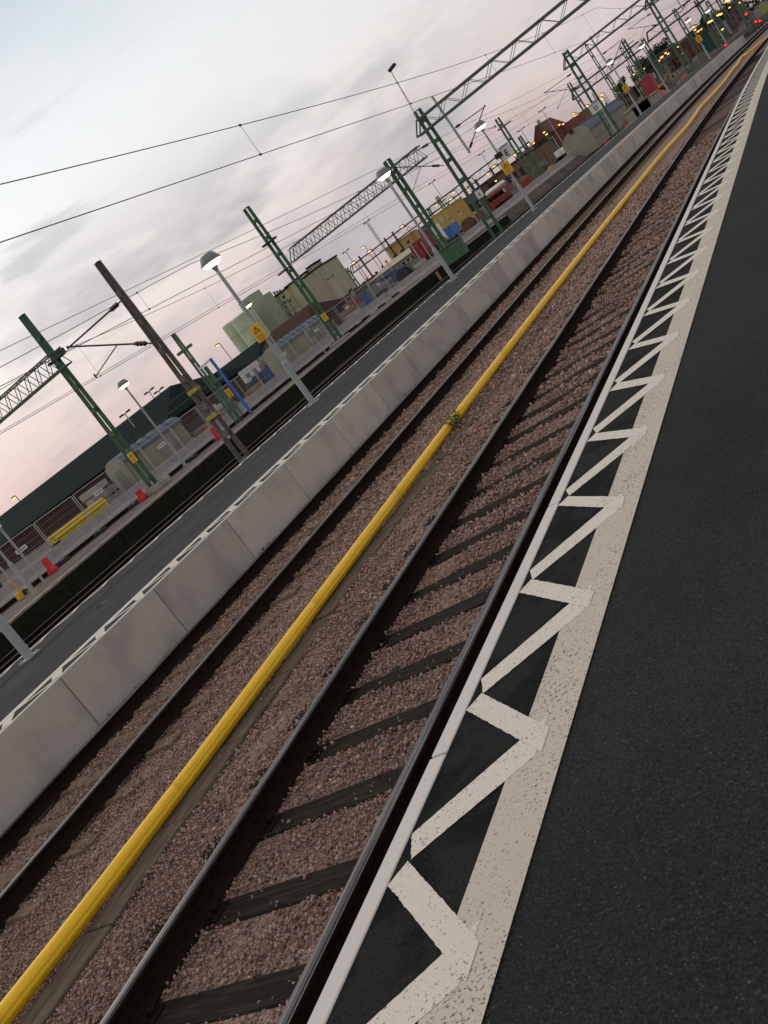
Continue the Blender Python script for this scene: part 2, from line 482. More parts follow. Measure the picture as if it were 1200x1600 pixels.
xs = [-11.2, -10.5, -9.8, -9., -8.2, -7.6, -7.1, -6.6, -5.8, -5., -4.2, -3.4, -2.2]
ys = ysteps(-6., 240.)
mb = MB(); vs = []; fs = []
for y in ys: vs += [P(x, y, zb(x)) for x in xs]
n = len(xs)
for i in range(len(ys) - 1):
    for j in range(n - 1): fs.append((i * n + j, i * n + j + 1, (i + 1) * n + j + 1, (i + 1) * n + j))
mb.add(vs, fs); struct(mb.build('ballast_bed', ballast))

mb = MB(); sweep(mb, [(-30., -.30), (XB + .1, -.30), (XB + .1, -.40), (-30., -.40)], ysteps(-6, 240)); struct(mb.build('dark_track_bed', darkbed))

# platforms
mb = MB(); sweep(mb, [(XP + .085, HP), (14., HP), (14., -.40), (XP + .085, -.40)], ysteps(-6, YE)); struct(mb.build('near_platform', asph))
YFE = 110.
mb = MB(); sweep(mb, [(XB, HP), (XF - .085, HP), (XF - .085, -.38), (XB, -.38)], ysteps(-6, YFE)); struct(mb.build('far_platform', asph2))
mb = MB(); sweep(mb, [(XP + .086, HP + .004), (-1.95, HP + .004)], ysteps(-4, 130), close=False); struct(mb.build('fresh_asphalt_strip', asphz))


def zigzag(name, xc, xb, xo, y0, y1, mz, mbnd, sgn=1, band=True):
    """hatched safety strip: legs between the edge (xc) and the band (xb..xo)"""
    mb = MB(); z = HP + .008; per = .978; k = 0
    y = y0
    while y < y1:
        j = lambda: random.uniform(-.012, .012)
        c0 = xc; b0 = xb
        ex = sgn * .13
        mb.poly2([P(c0, y + j(), z), P(b0 + ex, y - .385 - .125, z), P(b0 + ex, y - .245 - .125, z), P(c0 + sgn * .05, y + .10 + j(), z)])
        mb.poly2([P(c0 + sgn * .06, y + .085 + j(), z - .001), P(b0 + ex * .8, y + .36 + .10, z - .001), P(b0 + ex * .8, y + .595 + .10, z - .001), P(c0 + sgn * .005, y + .225 + j(), z - .001)])
        y += per
    struct(mb.build(name + '_zigzag_marking', mz))
    if band:
        mb = MB(); sweep(mb, [(xb, HP + .006), (xo, HP + .006)], ysteps(-4, YE if sgn > 0 else YFE), close=False); struct(mb.build(name + '_band_marking', mbnd))


zigzag('near_platform', XP + .09, -1.945, -1.715, 2.29 - .978 * 4, 125, pzig, pband)
pfar = paint('paint_far', (.56, .53, .47), (.66, .62, .56), (.2, .18, .16), .80)
zigzag('far_platform', XF - .09, -11.06, -11.28, 8.1 - .978 * 6, 80, pfar, pfar, sgn=-1)
zigzag('far_platform_back', XB + .04, XB + .22, XB + .27, 8.3, 80, pfar, pfar, sgn=1, band=False)
mb = MB(); sweep(mb, [(XB + .01, HP + .005), (XB + .10, HP + .005)], ysteps(-4, YFE), close=False); struct(mb.build('far_platform_edge_marking', pfar))
mb = MB(); sweep(mb, [(-14.12, HP + .004), (-14.04, HP + .004)], ysteps(-4, 60), close=False); struct(mb.build('far_platform_asphalt_seam', mat('seam', (.012, .012, .013), .9)))

# edge panels: precast slabs standing along both platforms
wallm = bpy.data.materials.new('panel_concrete'); wallm.use_nodes = True


def panel_mat():
    t = wallm.node_tree; L = t.links.new; b = t.nodes['Principled BSDF']; tc = N('ShaderNodeTexCoord', t); oi = N('ShaderNodeObjectInfo', t)
    ad = N('ShaderNodeVectorMath', t, operation='ADD'); sc = N('ShaderNodeMath', t, operation='MULTIPLY'); L(oi.outputs['Random'], sc.inputs[0]); sc.inputs[1].default_value = 53.
    L(tc.outputs['Object'], ad.inputs[0]); L(sc.outputs[0], ad.inputs[1])
    mp = N('ShaderNodeMapping', t); mp.inputs['Scale'].default_value = (1, 9, .6); L(ad.outputs[0], mp.inputs[0])
    n1 = N('ShaderNodeTexNoise', t); n1.inputs['Scale'].default_value = 1.6; n1.inputs['Detail'].default_value = 5; L(mp.outputs[0], n1.inputs['Vector'])
    n2 = N('ShaderNodeTexNoise', t); n2.inputs['Scale'].default_value = 1.4; n2.inputs['Detail'].default_value = 6; L(ad.outputs[0], n2.inputs['Vector'])
    m1 = N('ShaderNodeMix', t, data_type='RGBA'); L(n1.outputs['Fac'], m1.inputs['Factor']); m1.inputs['A'].default_value = (.46, .405, .365, 1); m1.inputs['B'].default_value = (.58, .52, .475, 1)
    r2 = N('ShaderNodeMapRange', t); L(n2.outputs['Fac'], r2.inputs[0]); r2.inputs[1].default_value = .46; r2.inputs[2].default_value = .72
    m2 = N('ShaderNodeMix', t, data_type='RGBA'); L(r2.outputs[0], m2.inputs['Factor']); L(m1.outputs['Result'], m2.inputs['A']); m2.inputs['B'].default_value = (.38, .335, .31, 1)
    r3 = N('ShaderNodeMapRange', t); L(oi.outputs['Random'], r3.inputs[0]); r3.inputs[3].default_value = .84; r3.inputs[4].default_value = 1.06
    s3 = N('ShaderNodeVectorMath', t, operation='SCALE'); L(m2.outputs['Result'], s3.inputs[0]); L(r3.outputs[0], s3.inputs['Scale'])
    L(s3.outputs[0], b.inputs['Base Color']); b.inputs['Roughness'].default_value = .9
    n3 = N('ShaderNodeTexNoise', t); n3.inputs['Scale'].default_value = 90; L(ad.outputs[0], n3.inputs['Vector'])
    bp = N('ShaderNodeBump', t); bp.inputs['Strength'].default_value = .12; bp.inputs['Distance'].default_value = .01; L(n3.outputs['Fac'], bp.inputs['Height']); L(bp.outputs[0], b.inputs['Normal'])


panel_mat()


def panel_row(x, y0, y1, step, first, label, group, thick, z0, topm):
    """one precast slab, then copies of it turned to follow the bend"""
    mb = MB(); L = step - .016
    mb.b2((0, -L / 2, z0), (thick, L / 2, HP - .012))
    pr = mb.build('edge_panel', wallm, None, bevel=.008)
    cap = MB(); cap.b2((.002, -L / 2, HP - .0115), (thick, L / 2, HP + .010))
    t = cap.build('painted_top', topm, pr, bevel=.004)
    tag(pr, label, 'edge panel', group)
    y = first; k = 0
    while y < y1:
        o = pr if k == 0 else copy_tree(pr)
        yc = y + step / 2
        o.location = P(x, yc, 0) ; o.rotation_euler = (0, 0, -math.atan(max(0, yc - 24) / 850.))
        y += step; k += 1


panel_row(XF - .085, -4, YFE, 2.222, 8.2 - 2.222 * 5, 'pale concrete slab in the wall under the far platform edge', 'concrete slabs along the far platform', .085, -.42, pfar)
panel_row(XP, -4, 100, 2.305, 2.99 - 2.305 * 2, 'white topped concrete kerb slab along the near platform edge', 'kerb slabs along the near platform', .085, -.42, pcop)

# ------------------------------------------------------------------ rails
# (foot 150, head 72, height 172 mm; the running surface is its own material slot)
RP = [(-.075, -.172), (.075, -.172), (.075, -.161), (.02, -.148), (.0095, -.13), (.0095, -.055), (.034, -.040), (.036, -.014), (.027, -.002), (.0, .0), (-.027, -.002), (-.036, -.014), (-.034, -.040), (-.0095, -.055), (-.0095, -.13), (-.02, -.148), (-.075, -.161)]


def rail(x, z, label, y1=230.):
    mb = MB(); ys = ysteps(-5., y1); n = len(RP); vs = []; fs = []; ms = []
    for y in ys: vs += [P(x + a, y, z + b) for a, b in RP]
    for i in range(len(ys) - 1):
        for j in range(n):
            fs.append((i * n + j, i * n + (j + 1) % n, (i + 1) * n + (j + 1) % n, (i + 1) * n + j)); ms.append(1 if 7 <= j <= 10 else 0)
    mb.add(vs, fs); mb.m = ms
    return tag(mb.build('rail', [rust, railhead]), label, 'rail', 'running rails')


GA = .7535
rail(TR1 + GA, 0, 'shiny rail nearest the platform edge in the foreground')
rail(TR1 - GA, 0, 'streaked rail of the near track beside the yellow pipe side')
rail(TR2 + GA, RZ2, 'rail of the middle track on the side of the yellow pipe')
rail(TR2 - GA, RZ2, 'rail closest to the pale concrete platform wall')
rail(-22.55 + GA, -.02, 'thin rail in the dark track bed nearest the far platform', 120)
rail(-22.55 - GA, -.02, 'thin rail catching light below the dark mossy wall', 120)
rail(-16.9 + GA, -.02, 'rail hidden close under the back edge of the far platform', 150)
rail(-16.9 - GA, -.02, 'rail behind the far platform on its closest rear track', 150)

# ------------------------------------------------------------------ sleepers
mb = MB(); mb.box((0, 0, -.252), (2.6, .235, .16)); ts = mb.build('sleeper', timber, None, bevel=.012)
tag(ts, 'dark tarred timber sleeper of the near track set in pink gravel', 'sleeper', 'timber sleepers of the near track')
for s in (-1, 1):
    m_ = MB(); m_.box((s * GA, 0, -.1705 + .002), (.34, .15, .012))
    for a in (-1, 1):
        m_.box((s * GA + a * .105, .03, -.150), (.045, .045, .03)); m_.box((s * GA + a * .105, -.035, -.152), (.03, .03, .026))
    m_.build('tie_plate', rust, ts)
SLY = []
k = 0; y = 2.80 - .708 * 6
while y < 66:
    yy = y + random.uniform(-.025, .025); SLY.append(yy)
    o = ts if k == 0 else copy_tree(ts)
    o.location = P(TR1, yy, random.uniform(-.012, .004)); o.rotation_euler = (0, 0, random.uniform(-.012, .012) - math.atan(max(0, yy - 24) / 850.))
    y += .708; k += 1
# concrete sleepers: waisted, chamfered blocks
mb = MB()
prof = [(-1.25, -.168), (-1.0, -.160), (-.45, -.160), (-.25, -.180), (.25, -.180), (.45, -.160), (1.0, -.160), (1.25, -.168)]
vs = []; fs = []
for x, z in prof: vs += [(x, -.145, z - .17), (x, -.10, z), (x, .10, z), (x, .145, z - .17)]
for i in range(len(prof) - 1):
    for j in range(3): fs.append((i * 4 + j, i * 4 + j + 1, i * 4 + 5 + j, i * 4 + 4 + j))
fs += [(0, 1, 2, 3), (28, 29, 30, 31)]
mb.add(vs, fs); cs = mb.build('sleeper', sleeperc)
tag(cs, 'brownish concrete sleeper of the middle track half buried in gravel', 'sleeper', 'concrete sleepers of the middle track')
for s in (-1, 1):
    for a in (-1, 1):
        m_ = MB(); m_.tube([(s * GA + a * .10, -.03, -.135), (s * GA + a * .085, .0, -.125), (s * GA + a * .10, .03, -.135)], .014, 6); m_.box((s * GA + a * .12, 0, -.155), (.04, .08, .04))
        m_.build('rail_clip', rust, cs)
SLY2 = []
k = 0; y = 4.45 - .724 * 3
while y < 55:
    yy = y + random.uniform(-.02, .02); SLY2.append(yy)
    o = cs if k == 0 else copy_tree(cs)
    o.location = P(TR2, yy, RZ2 + random.uniform(-.012, .0)); o.rotation_euler = (0, 0, -math.atan(max(0, yy - 24) / 850.))
    y += .724; k += 1

# ------------------------------------------------------------------ cable trough lids and the yellow pipe
lid = MB(); lid.box((0, 0, -.03), (.30, .985, .06)); lo = lid.build('trough_lid', mat('lid_concrete', (.165, .125, .092), .9, c2=(.085, .064, .048), scale=6, stretch=(4, .5, 1), bump=.25, bscale=70, rnd=1), None, bevel=.008)
tag(lo, 'worn concrete cable trough lid beside the yellow pipe', 'trough lid', 'trough lids under the yellow pipe')
k = 0; y = 1.2
while y < 22:
    o = lo if k == 0 else copy_tree(lo)
    x = -6.035 - .028 * min(y, 9.) + (.0 if y < 9 else .022 * (y - 9))
    if k == 2: o.rotation_euler = (0, .02, .035)
    o.location = (x + random.uniform(-.01, .01), y, -.150 - .0028 * max(0, y - 6) + random.uniform(-.006, .006))
    if k != 2: o.rotation_euler = (random.uniform(-.01, .01), random.uniform(-.015, .015), random.uniform(-.01, .01) + (.028 if y < 9 else -.022))
    y += 1.0; k += 1


def spline(pts, y):
    ys_ = [p[1] for p in pts]
    return float(np.interp(y, ys_, [p[0] for p in pts]))


def smooth_path(pts, n):
    out = []
    for i in range(len(pts) - 1):
        p0, p1, p2, p3 = [Vector(pts[max(0, min(len(pts) - 1, i + d))]) for d in (-1, 0, 1, 2)]
        for k_ in range(n):
            t = k_ / n
            out.append(.5 * ((2 * p1) + (p2 - p0) * t + (2 * p0 - 5 * p1 + 4 * p2 - p3) * t * t + (-p0 + 3 * p1 - 3 * p2 + p3) * t ** 3))
    out.append(Vector(pts[-1])); return out


PIPEPX = [(15.4, 1575), (113.4, 1450), (213.1, 1320), (311.2, 1190), (408.1, 1060), (504.6, 930), (593.8, 810), (676.1, 700), (751.8, 600), (828.5, 500), (890.8, 420), (946.2, 350), (994.3, 290), (1035.0, 240), (1071, 200), (1086, 180), (1094, 168), (1113, 148), (1128, 131), (1136, 121), (1146, 107), (1152.5, 100), (1155.5, 94), (1160, 88), (1168, 83), (1184, 70), (1200, 57)]
PZ = -.078
pp = [at_z(*PIPEPX[0], PZ) + (at_z(*PIPEPX[0], PZ) - at_z(*PIPEPX[1], PZ)) * 3.] + [at_z(a, b, PZ) for a, b in PIPEPX]
pp.append(pp[-1] + V(1.2, 14, 0))
path = smooth_path(pp, 5)
ypipe = thing('cable_pipe', 'long yellow plastic pipe running between the two tracks', 'pipe', (0, 0, 0))
ypm = mat('yellow_pipe', (.96, .57, .012), .45, c2=(.78, .40, .012), scale=14, stretch=(6, .06, 6), lo=.5, hi=.75, bump=.12, bscale=30)


def pipe_mesh(mb, pts, r, n=36):
    vs = []; fs = []
    for i, p in enumerate(pts):
        t = (pts[min(i + 1, len(pts) - 1)] - pts[max(i - 1, 0)]).normalized()
        x = t.cross(V(0, 0, 1)).normalized(); y = x.cross(t)
        for j in range(n):
            a = 2 * math.pi * j / n
            rr = r * (1. - (.05 if j in (3, 33, 12) else 0) - (.16 if j == 1 else 0))
            vs.append(p + (x * math.cos(a) + y * math.sin(a)) * rr)
    for i in range(len(pts) - 1):
        for j in range(n): fs.append((i * n + j, i * n + (j + 1) % n, (i + 1) * n + (j + 1) % n, (i + 1) * n + j))
    fs += [tuple(range(n))[::-1], tuple((len(pts) - 1) * n + j for j in range(n))]
    mb.add(vs, fs)


# section joints at measured places along the pipe
cuts = [2.9, 5.05, 7.9, 10.6, 13.2, 16.2]
segs = []; cur = []; ci = 0
for p in path:
    while ci < len(cuts) and p.y > cuts[ci] and cur:
        a = cur[-1]; f = (cuts[ci] - a.y) / (p.y - a.y); q = a.lerp(p, f)
        d = (p - a).normalized()
        segs.append(cur + [q - d * .004]); cur = [q + d * .004]; ci += 1
    cur.append(p)
segs.append(cur)
for s_ in segs:
    s2 = [p for i, p in enumerate(s_) if i == 0 or (p - s_[i - 1]).length > 1e-4]
    m_ = MB(); pipe_mesh(m_, s2, .068); m_.build('pipe_section', ypm, ypipe, smooth=True)

# ------------------------------------------------------------------ ballast stones (nobody could count them)


def stones():
    temps = []
    rr = random.Random(3)
    for k_ in range(9):
        bm = bmesh.new()
        for i in range(9):
            v = Vector((rr.gauss(0, 1), rr.gauss(0, 1), rr.gauss(0, 1))).normalized() * rr.uniform(.8, 1.1)
            bm.verts.new((v.x, v.y * rr.uniform(.75, 1), v.z * .72))
        bmesh.ops.convex_hull(bm, input=bm.verts)
        bm.verts.ensure_lookup_table()
        lo_ = [v for v in bm.verts if not v.link_faces]
        if lo_: bmesh.ops.delete(bm, geom=lo_, context='VERTS')
        bmesh.ops.triangulate(bm, faces=bm.faces)
        bm.verts.index_update()
        temps.append((np.array([v.co[:] for v in bm.verts]), np.array([[v.index for v in f.verts] for f in bm.faces]))); bm.free()
    pos = []; rad = []; top = []
    for (y0, y1, cell) in ((1.3, 4.5, .021), (4.5, 7.5, .025), (7.5, 11.5, .032), (11.5, 17., .044), (17., 24., .050), (24., 34., .062)):
        nx, ny = int(7.6 / cell), int((y1 - y0) / cell)
        gx, gy = np.meshgrid(np.arange(nx), np.arange(ny))
        x = -10.62 + (gx.ravel() + NP.random(nx * ny)) * cell; y_ = y0 + (gy.ravel() + NP.random(nx * ny)) * cell
        r = cell * (.34 + .62 * NP.random(x.size) ** 1.6)
        # keep to the part of the bed that the platform leaves open to view, with room to step aside
        keep = (x < -2.95) & (y_ > .9 + .42 * (-x - 3.2) - .9)
        for c_ in (TR1 + GA, TR1 - GA, TR2 + GA, TR2 - GA): keep &= np.abs(x - c_) > .085
        s1 = np.array(SLY); d1 = np.abs(y_[:, None] - s1[None]).min(1) + NP.normal(0, .012, x.size)
        inside = (x > TR1 - 1.30) & (x < TR1 + 1.3)
        over = NP.random(x.size)
        on1 = inside & (d1 < .125)
        keep &= ~on1 | (over < np.where(x < TR1 - 1.12, .5, np.where(x < TR1 - .9, .15, .016)))
        s2 = np.array(SLY2); d2 = np.abs(y_[:, None] - s2[None]).min(1) + NP.normal(0, .015, x.size)
        on2 = (np.abs(x - TR2) < 1.25) & (d2 < .12)
        keep &= ~on2 | (over < np.where(x > TR2 + 1.10, .40, np.where(y_ > 9, .22, .05)))
        xl = -6.035 - .028 * np.minimum(y_, 9.) + np.maximum(0, y_ - 9) * .022
        onl = (np.abs(x - xl) < .152) & (y_ < 22)
        keep &= ~onl | (over < np.clip((y_ - 10) * .05, .004, .8))
        z = np.where(x > -6.6, -.190, np.where(x < -7.6, -.282, -.190 - .092 * (-6.6 - x)))
        # slow heaps and hollows
        z = z + .010 * np.sin(x * 3.1 + y_ * 1.7) + .008 * np.sin(x * 7.3 - y_ * 4.1) + NP.normal(0, .008, x.size) + .012
        z = np.where(on1, -.168 + r * .5, z); z = np.where(on2, np.maximum(z, RZ2 - .172 + r * .3), z)
        z = np.where(onl, -.152 + r * .4, z)
        gz = np.where(y_ > 24, (y_ - 24) ** 2 / 1700., 0)
        pos.append(np.stack([x + gz, y_, z], 1)[keep]); rad.append(r[keep])
    pos = np.concatenate(pos); rad = np.concatenate(rad); n_ = len(pos)
    u = NP.random((3, n_)); q = np.stack([np.sqrt(1 - u[0]) * np.sin(2 * np.pi * u[1]), np.sqrt(1 - u[0]) * np.cos(2 * np.pi * u[1]), np.sqrt(u[0]) * np.sin(2 * np.pi * u[2]), np.sqrt(u[0]) * np.cos(2 * np.pi * u[2])], 1)
    a, b_, c, d = q.T
    Rm = np.stack([np.stack([1 - 2 * (c * c + d * d), 2 * (b_ * c - a * d), 2 * (b_ * d + a * c)], 1), np.stack([2 * (b_ * c + a * d), 1 - 2 * (b_ * b_ + d * d), 2 * (c * d - a * b_)], 1), np.stack([2 * (b_ * d - a * c), 2 * (c * d + a * b_), 1 - 2 * (b_ * b_ + c * c)], 1)], 1)
    tint = NP.random(n_); ti = NP.integers(0, len(temps), n_)
    VV = []; FF = []; TT = []; off = 0
    for k_, (tv, tf) in enumerate(temps):
        ix = np.nonzero(ti == k_)[0]
        vv = np.einsum('nij,vj->nvi', Rm[ix], tv) * rad[ix][:, None, None] + pos[ix][:, None, :]
        FF.append((tf[None] + (off + np.arange(len(ix)) * len(tv))[:, None, None]).reshape(-1, 3)); VV.append(vv.reshape(-1, 3)); TT.append(np.repeat(tint[ix], len(tv))); off += len(ix) * len(tv)
    VV = np.concatenate(VV).astype(np.float32); FF = np.concatenate(FF).astype(np.int32); TT = np.concatenate(TT).astype(np.float32)
    me = bpy.data.meshes.new('ballast_stones')
    me.vertices.add(len(VV)); me.vertices.foreach_set('co', VV.ravel())
    me.loops.add(FF.size); me.loops.foreach_set('vertex_index', FF.ravel())
    me.polygons.add(len(FF)); me.polygons.foreach_set('loop_start', np.arange(0, FF.size, 3, dtype=np.int32)); me.polygons.foreach_set('loop_total', np.full(len(FF), 3, np.int32))
    at = me.attributes.new('tint', 'FLOAT', 'POINT'); at.data.foreach_set('value', TT)
    me.update(); me.validate(); me.materials.append(stone)
    o = bpy.data.objects.new('ballast_stones', me); COL.objects.link(o); struct(o, 'stuff')
    print('stones', n_, len(FF))


stones()

# ================================================================== BETWEEN AND BEYOND THE PLATFORMS
# third platform: low, with a dark mossy wall towards the tracks
EDGE3 = [(-24.1, -6), (-24.2, 18), (-25.0, 23), (-25.4, 27), (-25.9, 33), (-26.8, 40), (-27.4, 48), (-27.4, 56), (-26.6, 62), (-25.2, 67), (-23.0, 73.5)]
e3 = [V(x, y, 0) for x, y in EDGE3]
mb = MB()
for a, b in zip(e3[:-1], e3[1:]):
    n_ = V(-(b - a).y, (b - a).x, 0).normalized() * .3
    mb.prism([a + V(0, 0, -.44), b + V(0, 0, -.44), b + V(0, 0, .48), a + V(0, 0, .48)], n_)
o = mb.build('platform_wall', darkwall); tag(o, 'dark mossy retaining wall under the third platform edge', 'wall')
mb = MB()
mb.add([(x, y, .44) for x, y in EDGE3] + [(-60, y, .44) for x, y in EDGE3], [(i, i + 1, len(e3) + i + 1, len(e3) + i) for i in range(len(e3) - 1)])
struct(mb.build('third_platform', asph3))
kerbm = mat('old_kerb', (.40, .34, .28), .9, c2=(.24, .20, .165), scale=3, bump=.2)
mb = MB()
for a, b in zip(e3[:-1], e3[1:]):
    n_ = V(-(b - a).y, (b - a).x, 0).normalized() * .42
    d = (b - a).normalized()
    mb.prism([a + V(0, 0, .482) - d * .0, b + V(0, 0, .482), b + n_ + V(0, 0, .482), a + n_ + V(0, 0, .482)], V(0, 0, .07))
o = mb.build('kerb', kerbm); tag(o, 'worn beige kerb stones along the edge of the third platform', 'kerb')
mb = MB()
yy = 8.
while yy < 70:
    x = float(np.interp(yy, [p[1] for p in EDGE3], [p[0] for p in EDGE3]))
    L_ = random.uniform(.25, .6)
    mb.poly([(x - .02, yy, .556), (x - .02, yy + L_, .556), (x - .14, yy + L_ * .8, .556), (x - .12, yy + .05, .556)]); yy += 1.35
struct(mb.build('third_platform_marking', pfar))
p = at_x(715, 399, -24.2)
t = thing('wall_sign', 'small tan plate on the dark mossy wall near the green cabinet', 'sign', (-24.4, p.y, p.z))
wx = float(np.interp(p.y, [q[1] for q in EDGE3], [q[0] for q in EDGE3])) + .03
mb = MB(); mb.box((wx, p.y, .05), (.03, .62, .62)); mb.build('plate', mat('plate_tan', (.42, .26, .10), .6, c2=(.30, .19, .08), scale=4), t, bevel=.004)
mb = MB(); mb.box((wx + .017, p.y, .12), (.004, .4, .05)); mb.box((wx + .017, p.y, -.02), (.004, .3, .04)); mb.build('lettering', black, t)
# dark strip with a siding between that platform and the yard
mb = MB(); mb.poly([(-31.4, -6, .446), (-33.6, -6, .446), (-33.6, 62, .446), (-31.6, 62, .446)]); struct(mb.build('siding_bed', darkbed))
for x, l in ((-32.35, 'near rail of the siding beside the fence'), (-33.35, 'far rail of the siding against the concrete barriers')):
    mb = MB(); mb.b2((x - .035, -4, .45), (x + .035, 64, .56)); tag(mb.build('rail', rust), l, 'rail', 'rails of the siding')
# yard ground
mb = MB()
pl = [(-33.6, -60), (-33.6, 60), (-30.5, 76), (-27, 92), (-24.5, 108), (-23, 122), (-21, 150), (-18, 200), (-18, 420), (-600, 420), (-600, -60)]
mb.poly([(x, y, .40) for x, y in pl]); struct(mb.build('yard', yardm))
mb = MB()
for a, b in zip(pl[1:9], pl[2:9]): mb.poly([(a[0], a[1], .398), (b[0], b[1], .398), (b[0] + .8, b[1], -.44), (a[0] + .8, a[1], -.44)])
struct(mb.build('yard_bank', yardm))

# ------------------------------------------------------------------ concrete barriers and site fence
BAR = [(-34.0, 12), (-34.0, 60), (-33.2, 70), (-30.6, 79), (-27.8, 90), (-25.4, 105), (-23.8, 118)]


def along(pl, step):
    out = []; carry = 0.
    for a, b in zip(pl[:-1], pl[1:]):
        a, b = V(*a, 0), V(*b, 0); L_ = (b - a).length; d = (b - a) / L_; s = carry
        while s < L_: out.append((a + d * s, math.atan2(d.y, d.x))); s += step
        carry = s - L_
    return out


barm = mat('barrier_concrete', (.42, .37, .37), .85, c2=(.33, .29, .29), scale=2, rnd=1)
pr = None
for p, a in along(BAR, 4.02):
    if pr is None:
        mb = MB(); mb.prism([(-2, -.30, 0), (-2, .30, 0), (-2, .30, .08), (-2, .12, .34), (-2, .09, .72), (-2, -.09, .72), (-2, -.12, .34), (-2, -.30, .08)], V(4, 0, 0))
        pr = o = mb.build('concrete_barrier', barm, None, bevel=.015)
        tag(o, 'grey lilac concrete barrier in the line between siding and yard', 'barrier', 'concrete barriers along the yard')
    else: o = copy_tree(pr)
    o.location = (p.x, p.y, .40 if p.y < 70 else .34); o.rotation_euler = (0, 0, a)

fen = None; k = 0
signw = mat('fence_sign', (.70, .68, .66), .5)
for p, a in along([(-31.9, 14), (-31.9, 42), (-33.0, 50), (-33.2, 62), (-32.4, 70)], 2.62):
    if fen is None:
        fen = o = thing('site_fence', 'galvanised mesh site fence panel standing before the concrete barriers', 'fence', (0, 0, 0), 'site fence panels')
        m_ = MB()
        for x in (-1.27, 1.27): m_.tube([(x, 0, .02), (x, 0, 2.0)], .022, 8)
        for z in (.25, 1.99): m_.tube([(-1.27, 0, z), (1.27, 0, z)], .02, 8)
        m_.build('frame', galv, o)
        m_ = MB()
        for i in range(1, 17): m_.tube([(-1.27 + i * .15, 0, .25), (-1.27 + i * .15, 0, 1.99)], .0038, 4)
        for i in range(1, 7): m_.tube([(-1.27, 0, .25 + i * .25), (1.27, 0, .25 + i * .25)], .0035, 4)
        m_.build('mesh', galv, o)
        m_ = MB(); m_.box((1.3, 0, .07), (.24, .70, .14)); m_.build('foot', mat('fence_foot', (.05, .05, .05), .9), o, bevel=.02)
    else: o = copy_tree(fen)
    o.location = (p.x, p.y, .447); o.rotation_euler = (0, 0, a + random.uniform(-.03, .03))
    if k % 2 == 1:
        o['label'] = 'galvanised mesh site fence panel with a small white sign'
        m_ = MB(); s_ = thing('fence_sign', 'small white notice hung on a mesh fence panel', 'sign', (p.x + .03, p.y, 1.9), 'white notices on the fence')
        d = V(math.cos(a), math.sin(a), 0)
        m_.box((p.x + .035, p.y, 1.9), (.012, .62, .17)); m_.build('plate', signw, s_)
        m_ = MB(); m_.box((p.x + .0425, p.y, 1.9), (.003, .50, .035)); m_.build('lettering', black, s_)
    k += 1

# ------------------------------------------------------------------ masts, portals, cantilevers, wires


def mast(X, Y, z0, zt, wb, wt, m, name, label, group='overhead line masts', cw=.15, detail=True, bat=1.15):
    t = thing(name, label, 'mast', (X, Y, z0), group)
    if not detail:
        mb = MB()
        for s in (-1, 1): mb.bar((X + s * wb / 2, Y, z0), (X + s * wt / 2, Y, zt), cw, cw)
        z = z0 + .8
        while z < zt: f = (z - z0) / (zt - z0); mb.box((X, Y, z), (wb + (wt - wb) * f, .03, .25)); z += bat * 1.4
        mb.build('shaft', m, t)
        return t
    for s in (-1, 1):
        mb = MB(); a = V(X + s * wb / 2, Y, z0); b = V(X + s * wt / 2, Y, zt)
        mb.bar(a + V(s * .03, 0, 0), b + V(s * .03, 0, 0), .014, cw)
        for q in (-1, 1): mb.bar(a + V(-s * .012, q * (cw / 2 - .006), 0), b + V(-s * .012, q * (cw / 2 - .006), 0), .07, .012)
        mb.build('channel', m, t)
    z = z0 + .35
    while z < zt - .15:
        f = (z - z0) / (zt - z0); mb = MB()
        for q in (-1, 1):
            mb = MB(); mb.box((X, Y + q * (cw / 2 + .008), z), (wb + (wt - wb) * f + .06, .012, .22)); mb.build('batten', m, t)
        z += bat
    mb = MB(); mb.box((X, Y, zt + .012), (wt + .1, cw + .04, .02)); mb.build('cap_plate', m, t)
    mb = MB(); mb.box((X, Y, z0 + .02), (wb + .35, .5, .04)); mb.build('base_plate', m, t)
    return t


def truss(X0, X1, Y, z0, z1, m, label, pitch=.95, dy=.5, c=.07, name='truss_beam'):
    t = thing(name, label, 'beam', (X0, Y, z0), 'lattice portal beams')
    L_ = X1 - X0
    for z in (z0, z1):
        mb = MB()
        for q in (-1, 1): mb.bar((X0 + (0 if z == z0 else .5), Y + q * dy / 2, z), (X1, Y + q * dy / 2, z), c * .9, c * 1.3)
        mb.build('chord', m, t)
    mb = MB(); n_ = max(2, int(L_ / pitch))
    for i in range(n_):
        xa = X0 + L_ * i / n_; xb = X0 + L_ * (i + 1) / n_; xm = (xa + xb) / 2
        for q in (-1, 1):
            if i > 0: mb.bar((xa, Y + q * dy / 2, z0), (xm, Y + q * dy / 2, z1), .028)
            mb.bar((xm, Y + q * dy / 2, z1), (xb, Y + q * dy / 2, z0), .028)
        mb.bar((xm, Y - dy / 2, z1), (xm, Y + dy / 2, z1), .025); mb.bar((xb, Y - dy / 2, z0), (xb, Y + dy / 2, z0), .025)
    for q in (-1, 1): mb.bar((X0, Y + q * dy / 2, z0), (X0 + .5, Y + q * dy / 2, z1), c * .8)
    mb.build('bracing', m, t)
    return t


